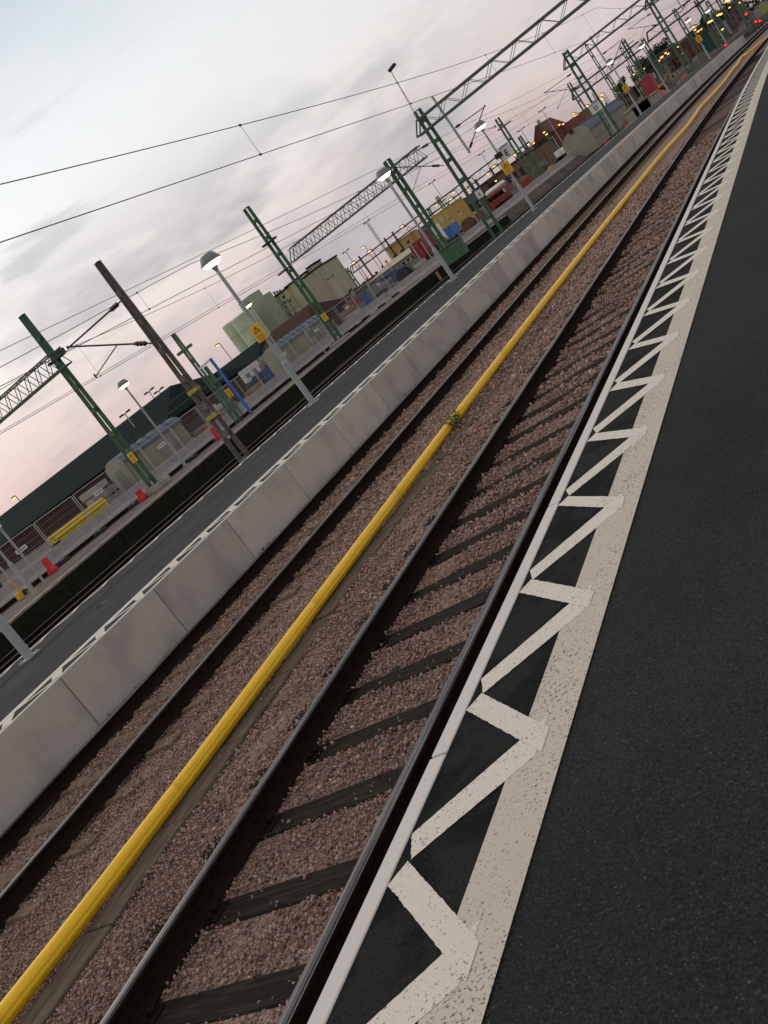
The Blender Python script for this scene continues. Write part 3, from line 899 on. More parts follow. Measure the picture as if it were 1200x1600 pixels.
def cantilever(Y, mu, ml, tip, arm, label, m=dark):
    """two tubes from the mast to the messenger clamp, insulators at the mast, and a steady arm to the contact wire"""
    mu, ml, tip, arm = [V(p[0], Y, p[1]) for p in (mu, ml, tip, arm)]
    t = thing('cantilever', label, 'cantilever', mu, 'cantilevers')
    for a, nm in ((mu, 'stay_tube'), (ml, 'bracket_tube')):
        d = (tip - a)
        mb = MB(); mb.tube([a, a + d * .08], .025, 6); mb.tube([a + d * .22, tip + d.normalized() * .12], .03, 6); tb_ = mb.build(nm, m, t)
        mb = MB(); mb.tube([a + d * f for f in (.08, .10, .12, .14, .16, .18, .20, .22)], [.06, .085, .06, .085, .06, .085, .06, .05], 8); mb.build('insulator', insul, tb_)
    d = tip - ml; q = ml + d * .42
    mb = MB(); mb.tube([q, arm], .018, 6); mb.tube([arm + V(0, 0, -.06), arm + V(0, 0, .1)], .03, 6); mb.build('steady_arm', m, t)
    return t


def wire(name, pts, label, r=.012, drops=None, group='overhead wires'):
    t = thing(name, label, 'wire', pts[0], group)
    mb = MB(); mb.tube(pts, r, 5, cap=False); mb.build('strand', wirem, t)
    if drops:
        for a, b in drops:
            mb = MB(); mb.tube([a, b], r * .55, 4); mb.box(a, (.03, .05, .045)); mb.box(b, (.03, .05, .045)); mb.build('dropper', wirem, t)
    return t


def wires(x, zc, zm, sag, sup, dlab, r=.012, y0=-4, y1=170, step=9., d0=0.):
    """contact wire and sagging messenger over one track, hung at the support lines"""
    def mz(y):
        a = [s for s in sup if s <= y]; b = [s for s in sup if s > y]
        lo_ = a[-1] if a else sup[0] - 34; hi = b[0] if b else sup[-1] + 34
        u = (y - lo_) / (hi - lo_); return zm + sag * (abs(2 * u - 1) ** 2)
    ys_ = np.arange(y0, y1 + .1, 2.)
    wire('contact_wire', [P(x, y, zc) for y in ys_], 'thin contact wire ' + dlab, r)
    dr = [(P(x, y, mz(y)), P(x, y, zc)) for y in np.arange(y0 + d0, min(y1, 90), step)]
    wire('messenger_wire', [P(x, y, mz(y)) for y in ys_], 'sagging messenger wire with droppers ' + dlab, r, dr)


# brown mast with its cantilever over the rear track
mast(-19.25, 25.5, -.25, 7.50, .35, .09, brown, 'catenary_mast', 'weathered brown grey lattice mast with yellow bands behind the far platform', cw=.14, bat=1.05)
for z, xx in ((2.78, -19.25), (1.82, -19.25)):
    mb = MB(); w_ = .35 + (.09 - .35) * (z + .25) / 7.75
    mb.box((xx, 25.5, z), (w_ + .14, .235, .13)); tag(mb.build('mast_band', mat('band_yellow', (.42, .36, .07), .6)), 'upper dull yellow band round the brown mast' if z > 2 else 'lower dull yellow band round the brown mast', 'band')
cantilever(25.5, (-19.36, 6.22), (-19.40, 4.66), (-22.15, 6.2), (-22.05, 4.98), 'cantilever with dark red insulators on the weathered brown mast')

# green mast on the left with the beam running out of the frame
GF = .896
g1 = at_x(240, 758, -30.6); g1t = at_x(33, 490, -30.6)
mast(-30.6, g1.y, g1.z, g1t.z - .1, .38, .20, green, 'catenary_mast', 'green lattice mast at left carrying a beam that leaves the frame', cw=.19, bat=1.25)
mb = MB(); mb.box((-30.6, g1.y, (g1.z + .44) / 2), (1.3, 1.0, g1.z - .44)); tag(mb.build('mast_footing', conc, None, bevel=.03), 'concrete footing under the left green mast', 'footing')
b0 = at_y(92, 553, g1.y)
truss(-52., -30.2, g1.y, b0.z - .55, b0.z + .22, greyg, 'green lattice beam leaving the frame at the left edge', dy=.55, pitch=.8, c=.055)
mb = MB(); mb.box((-30.55, g1.y, b0.z - .1), (.95, .36, .10)); mb.box((-30.1, g1.y, b0.z - .0), (.25, .3, .25)); tag(mb.build('beam_saddle', greend), 'dark steel saddle where the left beam meets its mast', 'saddle')

# second green mast, with the beam that runs to the third
g2 = at_x(530, 530, -30.9); g2t = at_x(383, 326, -30.9)
mast(-30.9, g2.y, g2.z, g2t.z, .34, .28, green, 'catenary_mast', 'solid looking green mast in front of the pale elevator building', cw=.23, bat=1.2)
mb = MB(); mb.box((-30.9, g2.y, (g2.z + .44) / 2), (1.3, 1.0, g2.z - .44)); tag(mb.build('mast_footing', conc, None, bevel=.03), 'concrete footing under the middle green mast', 'footing')
ta = at_y(455, 408, g2.y); tb = at_y(664, 243, g2.y)
truss(ta.x + .05, tb.x, g2.y, ta.z - .12, ta.z + .62, greyg, 'grey green lattice beam between the two middle green masts', dy=.5, pitch=.62, c=.06)
mb = MB(); p = at_y(421, 378, g2.y); mb.box(p, (1.0, .5, .12)); mb.box(at_y(443, 424, g2.y), (.8, .4, .10)); tag(mb.build('mast_bracket', greend), 'short cross bracket high on the middle green mast', 'bracket')
# third green mast with a green cabinet at its foot
g3 = at_y(700, 392, g2.y + .5); g3t = at_y(602, 252, g2.y + .5)
mast((g3.x + g3t.x) / 2, g2.y + .55, .44, g3t.z, .30, .26, green, 'catenary_mast', 'green mast rising from a green cabinet near the platform lamp', cw=.24)
cb = thing('cabinet', 'green steel cabinet at the foot of a green mast', 'cabinet', (g3.x + .1, g2.y + .2, .44))
mb = MB(); mb.box((g3.x + .35, g2.y + .2, .92), (1.5, .7, .96)); mb.build('body', green, cb, bevel=.02)
mb = MB(); mb.prism([(g3.x - .48, g2.y - .22, 1.40), (g3.x + 1.18, g2.y - .22, 1.40), (g3.x + 1.18, g2.y + .62, 1.40), (g3.x - .48, g2.y + .62, 1.40)], V(0, 0, .06)); mb.build('lid', green, cb)
mb = MB()
for i in range(4): mb.box((g3.x - .1 + i * .3, g2.y - .153, .9), (.02, .004, .8))
mb.build('door_seam', greend, cb)

# portal over the main tracks
PY = 57.8
mast(-19.15, PY, -.3, 8.5, .54, .27, green, 'portal_mast', 'large green lattice mast carrying the portal beam over the tracks', cw=.21, bat=1.3)
mb = MB(); mb.box((-19.15, PY, -.2), (1.5, 1.2, .5)); tag(mb.build('mast_footing', conc, None, bevel=.04), 'concrete footing under the large portal mast', 'footing')
truss(-19.9, 4.5, PY, 7.32, 8.05, greyg, 'long green lattice portal beam crossing the top of the picture', dy=.62, pitch=1.55, c=.085)
dp = thing('drop_post', 'grey hanging post under the portal beam', 'post', (-17.95, PY, 8.4))
mb = MB(); mb.tube([(-17.95, PY - .1, 8.55), (-17.9, PY - .1, 4.85)], .075, 8); mb.build('tube', galv, dp)
cantilever(PY - .1, (-17.93, 6.45), (-17.9, 4.98), (-15.85, 6.35), (-15.9, 5.15), 'cantilever on the hanging post pointing towards the right')
cantilever(PY, (-19.45, 6.65), (-19.6, 5.2), (-22.4, 7.0), (-22.2, 5.0), 'cantilever with two insulators left of the large portal mast')
lp = thing('mast_floodlight', 'small floodlight on a thin pole atop the large portal mast', 'floodlight', (-19.35, PY, 8.5))
mb = MB(); mb.tube([(-19.35, PY, 8.3), (-19.15, PY, 11.0)], .028, 6); mb.build('pole', galv, lp)
mb = MB(); mb.box((-18.98, PY, 11.15), (.55, .28, .16), ax=Matrix.Rotation(R(-12), 3, 'Y')); mb.build('lamp_head', dark, lp, bevel=.03)
# the same portal repeated down the line
for Y, top, lab, x1, dt in ((92., (881, 82), 'second', 4, True), (121., (1008, -6), 'third', 5, False)):
    p = at_y(*top, Y); x = p.x; z = p.z
    mast(x + .1, Y, -.3, z, .7, .36, green, 'portal_mast', 'green portal mast with the %s beam farther down the line' % lab, cw=.2, detail=dt)
    zc = z - 1.15
    truss(x - .7, x1, Y, zc, zc + .72, greyg, '%s lattice beam crossing the tracks near the top edge' % lab.capitalize(), dy=.6, pitch=1.5, c=.10)
    dp = thing('drop_post', 'hanging post under the %s portal beam' % lab, 'post', (x + 2.4, Y, z))
    mb = MB(); mb.tube([(x + 2.4, Y - .1, zc + .9), (x + 2.45, Y - .1, zc - 2.4)], .07, 6); mb.build('tube', galv, dp)
    cantilever(Y - .1, (x + 2.43, zc - .9), (x + 2.45, zc - 2.3), (x + 4.4, zc - .9), (x + 4.3, zc - 2.1), 'cantilever on the hanging post of the %s portal' % lab)
    cantilever(Y, (x - .2, zc - .6), (x - .3, zc - 2.0), (x - 3., zc - .5), (x - 2.8, zc - 2.2), 'cantilever at the outer side of the %s portal mast' % lab)
p = at_y(1141, -12, 135.)
mast(p.x + .2, 135., .0, p.z, .85, .5, green, 'portal_mast', 'thick green mast at the far end beside the red signal', cw=.28, detail=False)
truss(p.x - .6, 8, 135., p.z - 1.2, p.z - .45, greyg, 'Fourth lattice beam just outside the top right corner', dy=.6, pitch=1.5, c=.10)

# wires: middle track, and the two rear tracks
wires(TR2, 5.40, 6.02, .75, [-10, PY, 92., 121.], 'over the middle track', .0085, d0=4.1, step=9.0)
wires(-16.9, 5.18, 5.46, .35, [25.5 - 34, 25.5, PY, 92., 121.], 'over the first track behind the far platform', .0095, d0=3., step=8.)
wires(-22.3, 4.95, 5.75, .45, [25.5 - 34, 25.5, PY, 92., 121.], 'over the rear track beside the mossy wall', .0095, d0=6., step=8.)
wire('feeder_wire', [P(-24.6, y, 7.55) for y in np.arange(-4, 140, 4.)], 'single feeder wire strung along the green masts', .012)
wire('feeder_wire', [P(-40, y, 7.2) for y in np.arange(20, 200, 6.)], 'thin wire over the yard left of the masts', .014)

# smaller masts by pixel direction, each at its own distance


def far_mast(top, Y, lab, wb=.5, z0=-.2, m=green, cw=.16, arm=0, bx=0):
    p = at_y(*top, Y)
    t = mast(p.x + bx, Y, z0, p.z, wb, wb * .6, m, 'catenary_mast', lab, cw=cw, detail=False)
    if arm: mb = MB(); mb.box((p.x + arm * .5, Y, p.z - 1.), (abs(arm) * 1.6, .12, .12)); mb.box((p.x, Y, p.z - 1.), (1., .3, .15)); mb.build('crossarm', m, t)
    return t


far_mast((270, 522), 44., 'slim green mast close to the blue post', .28, .42, cw=.10, arm=.35)
far_mast((320, 573), 46.5, 'short dark green mast right beside the blue post', .24, .42, cw=.09, arm=-.4)
far_mast((776, 185), 103., 'green lattice mast behind the lamp with the letter E', .55, .0, cw=.17, arm=.8)
far_mast((811, 213), 103.5, 'shorter green mast linked to the one behind the E lamp', .4, .0, cw=.16, arm=-.8)
far_mast((682, 307), 140., 'green mast standing before the blue skip', .5, .3, cw=.18, arm=.8)
far_mast((668, 325), 142., 'green mast beside the yellow shed', .5, .3, cw=.18, arm=.6)
far_mast((541, 419), 150., 'dark mast holding the left end of the yard gantry', .6, .3, cw=.2)
far_mast((888, 130), 150., 'green mast before the arched hut gable', .6, .0, cw=.2, arm=.9)
far_mast((973, 63), 165., 'tall green mast beside the red wagon', .7, .0, cw=.26, arm=1)
far_mast((968, 72), 175., 'thin pair of posts behind the tall green mast', .5, .0, cw=.12)
far_mast((1003, 60), 160., 'grey green mast among the distant lamps', .6, .0, cw=.2, arm=.9)
far_mast((980, 103), 190., 'dark mast in front of the pale sky near the red wagon', .5, .0, m=dark, cw=.2)
far_mast((1052, 14), 185., 'far green mast left of the third portal lamps', .6, .0, cw=.22, arm=1)
far_mast((1086, 0), 190., 'far green mast with a row of sodium lamps behind it', .6, .0, cw=.26, arm=1)
far_mast((1104, 2), 200., 'far green mast near the end of the far platform', .7, .0, cw=.26, arm=1)
far_mast((1118, -6), 215., 'farthest green mast beneath the top edge', .7, .0, cw=.26, arm=1)
far_mast((840, 188), 210., 'mast of the yard left of the red brick house', .6, .2, cw=.24, arm=1)
far_mast((915, 70), 140., 'hanging masts row above the letter D', .4, .0, cw=.12)
far_mast((950, 118), 200., 'mast behind the blue grey arched hut roof', .6, .0, cw=.2)
# yard gantries
a = at_y(549, 424, 150.); b = at_y(801, 231, 150.)
truss(a.x, b.x, 150., (a.z + b.z) / 2 - .55, (a.z + b.z) / 2 + .5, dark, 'long dark signal gantry across the yard', dy=.8, pitch=1.6, c=.14)
a = at_y(208, 684, 75.); b = at_y(322, 590, 75.)
truss(a.x, b.x, 75., (a.z + b.z) / 2 - .4, (a.z + b.z) / 2 + .35, greend, 'dark green yard gantry behind the beige hut', dy=.6, pitch=1.1, c=.1)
for px, py in ((560, 400), (600, 372), (612, 362), (655, 332), (700, 318), (765, 262), (742, 280)):
    p = at_y(px, py, 150.)
    mb = MB(); mb.bar((p.x, 150, .35), (p.x, 150, p.z), .22); tag(mb.build('gantry_post', dark), 'dark post under the long yard gantry', 'post', 'posts under the yard gantry')
a = at_y(893, 152, 165.); b = at_y(1000, 70, 165.)
truss(a.x, b.x, 165., a.z - .5, a.z + .6, dark, 'distant dark gantry above the arched hut', dy=.8, pitch=1.8, c=.16)
a = at_y(1000, 118, 210.); b = at_y(1130, 22, 210.)
truss(a.x, b.x, 210., a.z - .6, a.z + .7, dark, 'farthest dark gantry in the top right', dy=.8, pitch=2., c=.18)
a = at_y(1010, 60, 190.); b = at_y(1110, -12, 190.)
truss(a.x, b.x, 190., a.z - .6, a.z + .7, greend, 'green gantry between the farthest masts', dy=.8, pitch=2., c=.18)

# ------------------------------------------------------------------ platform lamps


shadem = mat('lamp_shade', (.20, .20, .21), .5)
polem = mat('lamp_pole', (.36, .38, .38), .5, c2=(.30, .32, .32), scale=2, det=2)
nb = [0]


def platform_lamp(X, Y, z0, h, label, group='platform lamps'):
    t = thing('platform_lamp', label, 'lamp', (X, Y, z0), group)
    mb = MB(); mb.tube([(X, Y, z0), (X, Y, z0 + 1.32)], .085, 12); mb.tube([(X, Y, z0 + 1.32), (X, Y, z0 + 1.40)], .085, 12, r2=.05); mb.tube([(X, Y, z0 + 1.40), (X, Y, z0 + h - .48)], .05, 12); mb.build('pole', polem, t, smooth=False)
    mb = MB(); mb.box((X, Y, z0 + .012), (.30, .30, .024))
    for a in (-1, 1):
        for b in (-1, 1): mb.tube([(X + a * .11, Y + b * .11, z0 + .02), (X + a * .11, Y + b * .11, z0 + .055)], .015, 6)
    mb.build('base_plate', galv, t)
    mb = MB(); mb.lathe((X, Y, z0 + h), [(.05, -.50), (.055, -.44), (.085, -.38), (.11, -.345), (.0, -.345)], 16); mb.build('neck', shadem, t, smooth=True)
    mb = MB(); mb.lathe((X, Y, z0 + h), [(.09, -.352), (.19, -.315), (.30, -.225), (.30, -.215), (.0, -.215)], 24); di = mb
    mb = MB(); mb.lathe((X, Y, z0 + h), [(.302, -.228), (.315, -.228), (.318, -.21), (.205, .0), (.17, .025), (.0, .03)], 24)
    sh = mb.build('shade', shadem, t, smooth=True); di.build('diffuser', lens, sh, smooth=True)
    return t


LA = at_z(490, 630, HP); LB = at_z(710, 437, HP); LC = at_z(835, 328, HP)
platform_lamp(-14.35, 10.9, HP, 4.78, 'platform lamp pole cut by the left edge of the picture')
platform_lamp(LA.x, LA.y, HP, 4.78, 'lit platform lamp with a yellow warning sign in front of the silos')
platform_lamp(LB.x, LB.y, HP, 4.75, 'lit platform lamp in front of the green cabinet')
platform_lamp(LC.x, LC.y, HP, 4.7, 'lit platform lamp carrying the white E board')
for hd, Y, lab in (((952, 96), 83., 'lit platform lamp beside the arched hut'), ((1002, 71), 93., 'lit platform lamp below the third portal'), ((1074, 31), 107., 'lit platform lamp with yellow sign near the platform end'), ((1105, 16), 117., 'last lit platform lamp at the far end')):
    p = at_y(*hd, Y); platform_lamp(p.x, Y, HP, p.z - HP + .15, lab)
# lamps of the same kind on the third platform
p = at_y(192, 600, 38.); platform_lamp(p.x, 38., .44, p.z - .44 + .15, 'lit lamp on the third platform in front of the beige hut')
p = at_y(386, 476, 54.); platform_lamp(p.x, 54., .44, p.z - .44 + .15, 'lit lamp on the third platform in front of the silo tower')
p = at_y(5, 868, 24.7); platform_lamp(p.x, 24.7, .44, 5.2, 'lamp pole on the third platform at the left picture edge')


def board(name, X, Y, z, w, h, m, label, cat='sign', group=None):
    t = thing(name, label, cat, (X, Y, z), group)
    mb = MB(); mb.box((X, Y, z), (w, .02, h)); mb.build('plate', m, t, bevel=.006)
    mb = MB(); mb.box((X, Y + .03, z), (.10, .04, .06)); mb.build('bracket', galv, t)
    return t


def warning(X, Y, z, label, w=.34, h=.48):
    t = board('warning_sign', X, Y, z, w, h, yellow, label, 'warning sign', 'yellow warning signs')
    f = Y - .0115; cz = z + h * .16; r = w * .36
    mb = MB()
    outer = [V(X + r * math.sin(a), f, cz + r * math.cos(a)) for a in (0, 2 * math.pi / 3, 4 * math.pi / 3)]
    inner = [V(X + r * .66 * math.sin(a), f, cz + r * .66 * math.cos(a)) for a in (0, 2 * math.pi / 3, 4 * math.pi / 3)]
    for i in range(3): mb.prism([outer[i], outer[(i + 1) % 3], inner[(i + 1) % 3], inner[i]], V(0, -.002, 0))
    mb.prism([V(X - .008, f, cz + r * .38), V(X + .014, f, cz + r * .38), V(X - .002, f, cz + r * .06), V(X + .016, f, cz + r * .06), V(X - .006, f, cz - r * .28), V(X, f, cz - r * .0), V(X - .018, f, cz - r * .0)], V(0, -.002, 0))
    pl_ = t.children[0]; mb.build('triangle', black, pl_)
    mb = MB()
    for i, l in enumerate((.74, .60, .68, .5)): mb.b2((X - w * l / 2, f - .002, z - h * (.14 + .085 * i) - .006), (X + w * l / 2, f, z - h * (.14 + .085 * i) + .006))
    mb.build('small_print', black, pl_)
    return t


p = at_y(404, 520, LA.y - .09); warning(p.x, LA.y - .09, p.z, 'yellow high voltage sign on the lamp in front of the silos', .36, .48)
p = at_y(792, 262, LC.y - .08); warning(p.x, LC.y - .08, p.z, 'yellow high voltage sign below the E board', .44, .56)
p = at_y(208, 714, g1.y - .14); warning(p.x, g1.y - .20, p.z, 'yellow high voltage sign on the left green mast', .36, .5)
p = at_y(508, 495, g2.y - .16); warning(p.x, g2.y - .22, p.z, 'yellow high voltage sign on the middle green mast', .36, .5)
p = at_y(358, 614, 45.8); warning(p.x, 45.8, p.z, 'yellow high voltage sign between the slim green mast and the blue post', .36, .5)
p = at_y(978, 138, 82.9); warning(p.x, 82.9, p.z, 'yellow sign on the lamp beside the arched hut', .44, .54)
p = at_y(1092, 61, 106.9); warning(p.x, 106.9, p.z, 'yellow sign on the lamp near the platform end', .5, .6)
# letter boards
t = board('letter_board', *at_y(790, 236, LC.y - .1), .60, .62, white, 'white board with the letter E on a platform lamp', 'letter board')
p = at_y(790, 236, LC.y - .1)
text('letter', 'E', .42, (p.x, p.y - .014, p.z - .10), black, t.children[0])
mb = MB(); mb.box((p.x, p.y - .013, p.z + .24), (.46, .006, .045)); mb.box((p.x, p.y - .013, p.z + .15), (.40, .005, .012)); mb.build('blue_bar', mat('bar_blue', (.04, .05, .25), .5), t.children[0])
p = at_y(779, 243, LC.y - .15)
mb = MB(); mb.box(p, (.34, .22, .24)); o = mb.build('loudspeaker', black, None, bevel=.02); tag(o, 'small black box on the lamp beside the E board', 'loudspeaker')
dpst = at_z(963, 207, HP); dtop = at_y(930, 150, dpst.y)
t = thing('sign_post', 'slim grey post holding the white D board', 'post', (dpst.x, dpst.y, HP))
mb = MB(); mb.tube([(dpst.x, dpst.y, HP), (dpst.x, dpst.y, dtop.z + .3)], .055, 8); mb.build('tube', polem, t)
p = at_y(930, 168, dpst.y - .1)
t = board('letter_board', p.x, p.y, p.z, .85, .75, white, 'white board with the letter D on a slim post', 'letter board')
text('letter', 'D', .46, (p.x + .04, p.y - .014, p.z - .06), black, t.children[0])
mb = MB(); mb.box((p.x, p.y - .013, p.z + .29), (.7, .006, .05)); mb.build('blue_bar', MATS['bar_blue'], t.children[0])
p = at_y(749, 303, PY - .2)
t = board('letter_board', p.x, p.y, p.z, .42, .48, white, 'small white plate with the letter E beside the large portal mast', 'letter board')
text('letter', 'E', .27, (p.x, p.y - .014, p.z - .04), black, t.children[0])
mb = MB(); mb.bar((p.x, p.y + .03, p.z), (-18.9, PY - .05, p.z), .05); mb.build('arm', green, t)
p = at_x(1, 814, -29.9)
sp = at_x(70, 910, -29.9)
t = thing('sign_post', 'slim grey post at the left edge holding a cut off letter board', 'post', (sp.x, sp.y, .44))
mb = MB(); mb.tube([(sp.x, sp.y, .44), (sp.x, sp.y, p.z + .3)], .05, 8); mb.build('tube', polem, t)
t = board('letter_board', sp.x - .05, sp.y - .1, p.z + .06, .62, .52, white, 'white letter board cut by the left picture edge', 'letter board')
text('letter', 'D', .34, (sp.x - .03, sp.y - .114, p.z + .02), black, t.children[0])
p = at_y(475, 112, 30)

# ------------------------------------------------------------------ things along the third platform
bb = at_z(393, 645, .44); bt = at_x(328, 560, -30.5); bb = at_x(393, 645, -30.5)
t = thing('blue_post', 'bright blue steel post with a short white arm at its top', 'post', (-30.5, bb.y, .44))
mb = MB(); mb.bar((-30.5, bb.y, .44), (-30.5, bt.y, bt.z), .13, .13); mb.build('upright', blue, t, bevel=.015)
mb = MB(); mb.bar((-30.52, bt.y - .08, bt.z - .06), (-31.3, bt.y - .08, bt.z - .10), .10, .10); mb.build('arm', white, t)
for (px, py), (w, h), lab in (((79, 881), (.34, .62), 'red plastic barrier block at far left by the fence'), ((225, 774), (.42, .40), 'red plastic block at the foot of the left green mast'), ((343, 678), (.42, .66), 'red plastic block behind the brown mast')):
    p = at_x(px, py + 6, -31.0)
    t = thing('barrier_block', lab, 'block', (p.x, p.y, .447), 'red barrier blocks')
    mb = MB(); w *= .8; h = h * .8 - .1; mb.prism([(p.x - .2, p.y - w / 2, .447), (p.x + .2, p.y - w / 2, .447), (p.x + .2, p.y - w / 2, .60), (p.x + .09, p.y - w / 2, .72), (p.x + .07, p.y - w / 2, .45 + h + .3), (p.x - .07, p.y - w / 2, .45 + h + .3), (p.x - .09, p.y - w / 2, .72), (p.x - .2, p.y - w / 2, .60)], V(0, w, 0)); mb.build('shell', red, t, bevel=.02)
p = at_x(38, 925, -30.6)
t = thing('track_stop', 'small yellow track stop at the end of the siding', 'track stop', (p.x, p.y, .447))
ym = mat('machine_yellow', (.72, .36, .03), .5)
mb = MB()
for s in (-.28, .28): mb.box((p.x, p.y + s, .60), (.26, .2, .30))
mb.build('wedge', ym, t, bevel=.03)
mb = MB(); mb.bar((p.x, p.y - .3, .62), (p.x, p.y + .3, .62), .07); mb.build('axle', dark, t)
mb = MB(); mb.bar((p.x - .05, p.y - .05, .75), (p.x - .05, p.y - .15, 1.2), .05); mb.build('lever', ym, t)
# bundle of yellow pipes behind the fence
pm2 = mat('pipe_lime_yellow', (.62, .47, .03), .4)
a = at_x(90, 845, -36.2); b = at_x(171, 790, -36.2)
n_ = 0
for row, cnt in enumerate((5, 4, 4, 3)):
    for i in range(cnt):
        x = -36.2 - i * .19 - (row % 2) * .09; z = .98 + row * .165
        dx = random.uniform(-.25, .25)
        mb = MB(); mb.tube([(x, a.y + dx, z), (x, b.y + dx, z)], .088, 10); o = mb.build('yellow_tube', pm2, None, smooth=False)
        tag(o, 'long yellow plastic tube in the stacked bundle behind the fence', 'tube', 'bundle of yellow tubes')
for y in (a.y + .7, b.y - .7):
    mb = MB(); mb.box((-36.6, y, .645), (1.5, .14, .49)); tag(mb.build('bearer', timber), 'timber bearer under the bundle of yellow tubes', 'bearer', 'bearers under the tubes')
mb = MB(); mb.tube([(-35.9, a.y - .5, .40), (-35.9, a.y - .5, 1.15)], .28, 14); mb.tube([(-35.9, a.y - .5, 1.15), (-35.9, a.y - .5, 1.18)], .30, 14); tag(mb.build('drum', mat('drum_black', (.012, .012, .013), .6)), 'black drum at the near end of the yellow tubes', 'drum')

# stacks behind the barriers
rr = random.Random(31)
palette = [mat('stack_grey', (.26, .24, .23), .9, c2=(.18, .165, .155), scale=3, rnd=1), mat('stack_pale', (.42, .39, .36), .8, c2=(.33, .30, .28), scale=3, rnd=1), mat('stack_tan', (.28, .20, .15), .9, c2=(.20, .14, .10), scale=3, rnd=1), mat('stack_dark', (.05, .05, .055), .8)]
names = ['grey', 'pale', 'tan', 'dark']
for i, (y, x, n_) in enumerate(((25.5, -36.5, 2), (27.2, -37.8, 3), (28.6, -38.6, 2), (30.2, -39.0, 4), (38.2, -37.2, 3), (39.0, -38.6, 4), (47.6, -37., 2), (49.2, -38.4, 3), (50.6, -37., 2), (53., -39., 3), (55., -37.5, 2), (57., -38.5, 3), (69., -38., 3), (71., -36.8, 2), (74., -38.5, 3), (78., -37., 2), (82., -38., 3), (86., -36., 2))):
    k_ = i % 4; t = thing('pallet_stack', 'stack of %s blocks on pallets behind the barriers, %s' % (names[k_], ['near the yellow tubes', 'beside the beige huts', 'beyond the middle green mast'][0 if y < 32 else 1 if y < 60 else 2]), 'stack', (x, y, .40), 'stacks behind the barriers')
    for q in range(n_):
        z = .40 + q * .46; w_ = rr.uniform(.9, 1.3); d_ = rr.uniform(.8, 1.1); a_ = rr.uniform(-.12, .12)
        mb = MB()
        for e_ in (-.4, 0, .4): mb.box((x, y + e_ * d_, z + .05), (w_, .1, .1), rz=a_)
        mb.build('pallet', MATS['stack_tan'], t)
        mb = MB(); mb.box((x, y, z + .275), (w_, d_, .345), rz=a_); mb.build('load', palette[k_], t, bevel=.02)

# ------------------------------------------------------------------ huts with rounded roofs
hutm = mat('hut_wall', (.29, .265, .20), .7, c2=(.20, .18, .135), scale=.8, bump=.1)
hutroof = mat('hut_roof', (.085, .105, .145), .5, c2=(.065, .085, .12), scale=2)
hutend = mat('hut_end', (.36, .32, .245), .7, c2=(.30, .27, .20), scale=1.3)


def hut(X, y0, y1, z0, zw, depth, rise, label, seams=4):
    t = thing('barrel_hut', label, 'hut', (X, (y0 + y1) / 2, z0), 'huts with rounded roofs')
    mb = MB(); mb.b2((X - depth, y0, z0), (X, y1, zw)); mb.build('wall', hutm, t, bevel=.01)
    n_ = 14; arc = [(X - depth / 2 + (depth / 2 + .08) * math.cos(math.pi * i / n_), zw + .005 + rise * math.sin(math.pi * i / n_)) for i in range(n_ + 1)]
    mb = MB(); mb.prism([V(x, y0 - .12, z) for x, z in arc], V(0, y1 - y0 + .24, 0)); mb.build('roof', hutroof, t)
    k_ = max(3, int((y1 - y0) / .9))
    for q in range(1, k_):
        y = y0 + (y1 - y0) * q / k_
        mb = MB(); mb.tube([(X - depth / 2 + (depth / 2 + .10) * math.cos(math.pi * i / n_), y, zw + .02 + (rise + .015) * math.sin(math.pi * i / n_)) for i in range(n_ + 1)], .02, 4); mb.build('roof_seam', hutroof, t)
    mb = MB(); mb.prism([V(x, y0 - .125, z) for x, z in arc] + [V(X - depth - .02, y0 - .125, z0), V(X + .02, y0 - .125, z0)], V(0, -.01, 0)); mb.build('gable', hutend, t)
    mb = MB()
    for q in range(1, seams): y = y0 + (y1 - y0) * q / seams; mb.b2((X, y - .012, z0), (X + .004, y + .012, zw))
    mb.b2((X, y0, z0 + .9), (X + .005, y1, z0 + .93))
    mb.build('wall_seam', mat('hut_seam', (.11, .10, .08), .8), t)
    if depth < 2:
        mb = MB(); mb.b2((X - depth * .7, y0 - .16, z0), (X - depth * .35, y0 - .137, z0 + 1.75)); mb.build('door', mat('hut_door', (.24, .27, .20), .6), t)
    else:
        mb = MB(); mb.b2((X - depth / 2 - .2, y0 - .4, zw + rise - .25), (X - depth / 2 + .2, y0 - .137, zw + rise + .15)); mb.build('vent_box', black, t)
    return t


hut(-37., 40.4, 46.2, .40, 2.28, 1.3, .52, 'beige hut with blue grey rounded roof behind the left green mast')
hut(-37., 59.6, 67.2, .40, 2.25, 1.4, .58, 'beige hut with blue grey rounded roof behind the middle green mast')
hut(-22.3, 109., 134., -.2, 1.75, 3.0, 1.05, 'long hut with arched beige gable and blue grey roof near the letter D', 8)
# slim steel post with a box near the second hut
p = at_x(508, 550, -31.4); q = at_x(474, 505, -31.4)
t = thing('equipment_post', 'slim grey post with a small box in front of the second hut', 'post', (-31.4, p.y, .44))
mb = MB(); mb.tube([(-31.4, p.y, .44), (-31.4, p.y, q.z)], .04, 8); mb.build('tube', polem, t)
mb = MB(); mb.box((-31.4, p.y - .08, q.z - .75), (.35, .2, .4)); mb.build('box', mat('box_grey', (.16, .17, .16), .6), t, bevel=.02)

# ------------------------------------------------------------------ buildings
roofd = mat('dark_roof', (.009, .016, .019), .9, c2=(.013, .022, .025), scale=2, spec=.05)
brickd = mat('dark_brick', (.075, .032, .024), .9, c2=(.045, .022, .018), scale=5)
glassd = mat('dark_glass', (.02, .025, .03), .2)


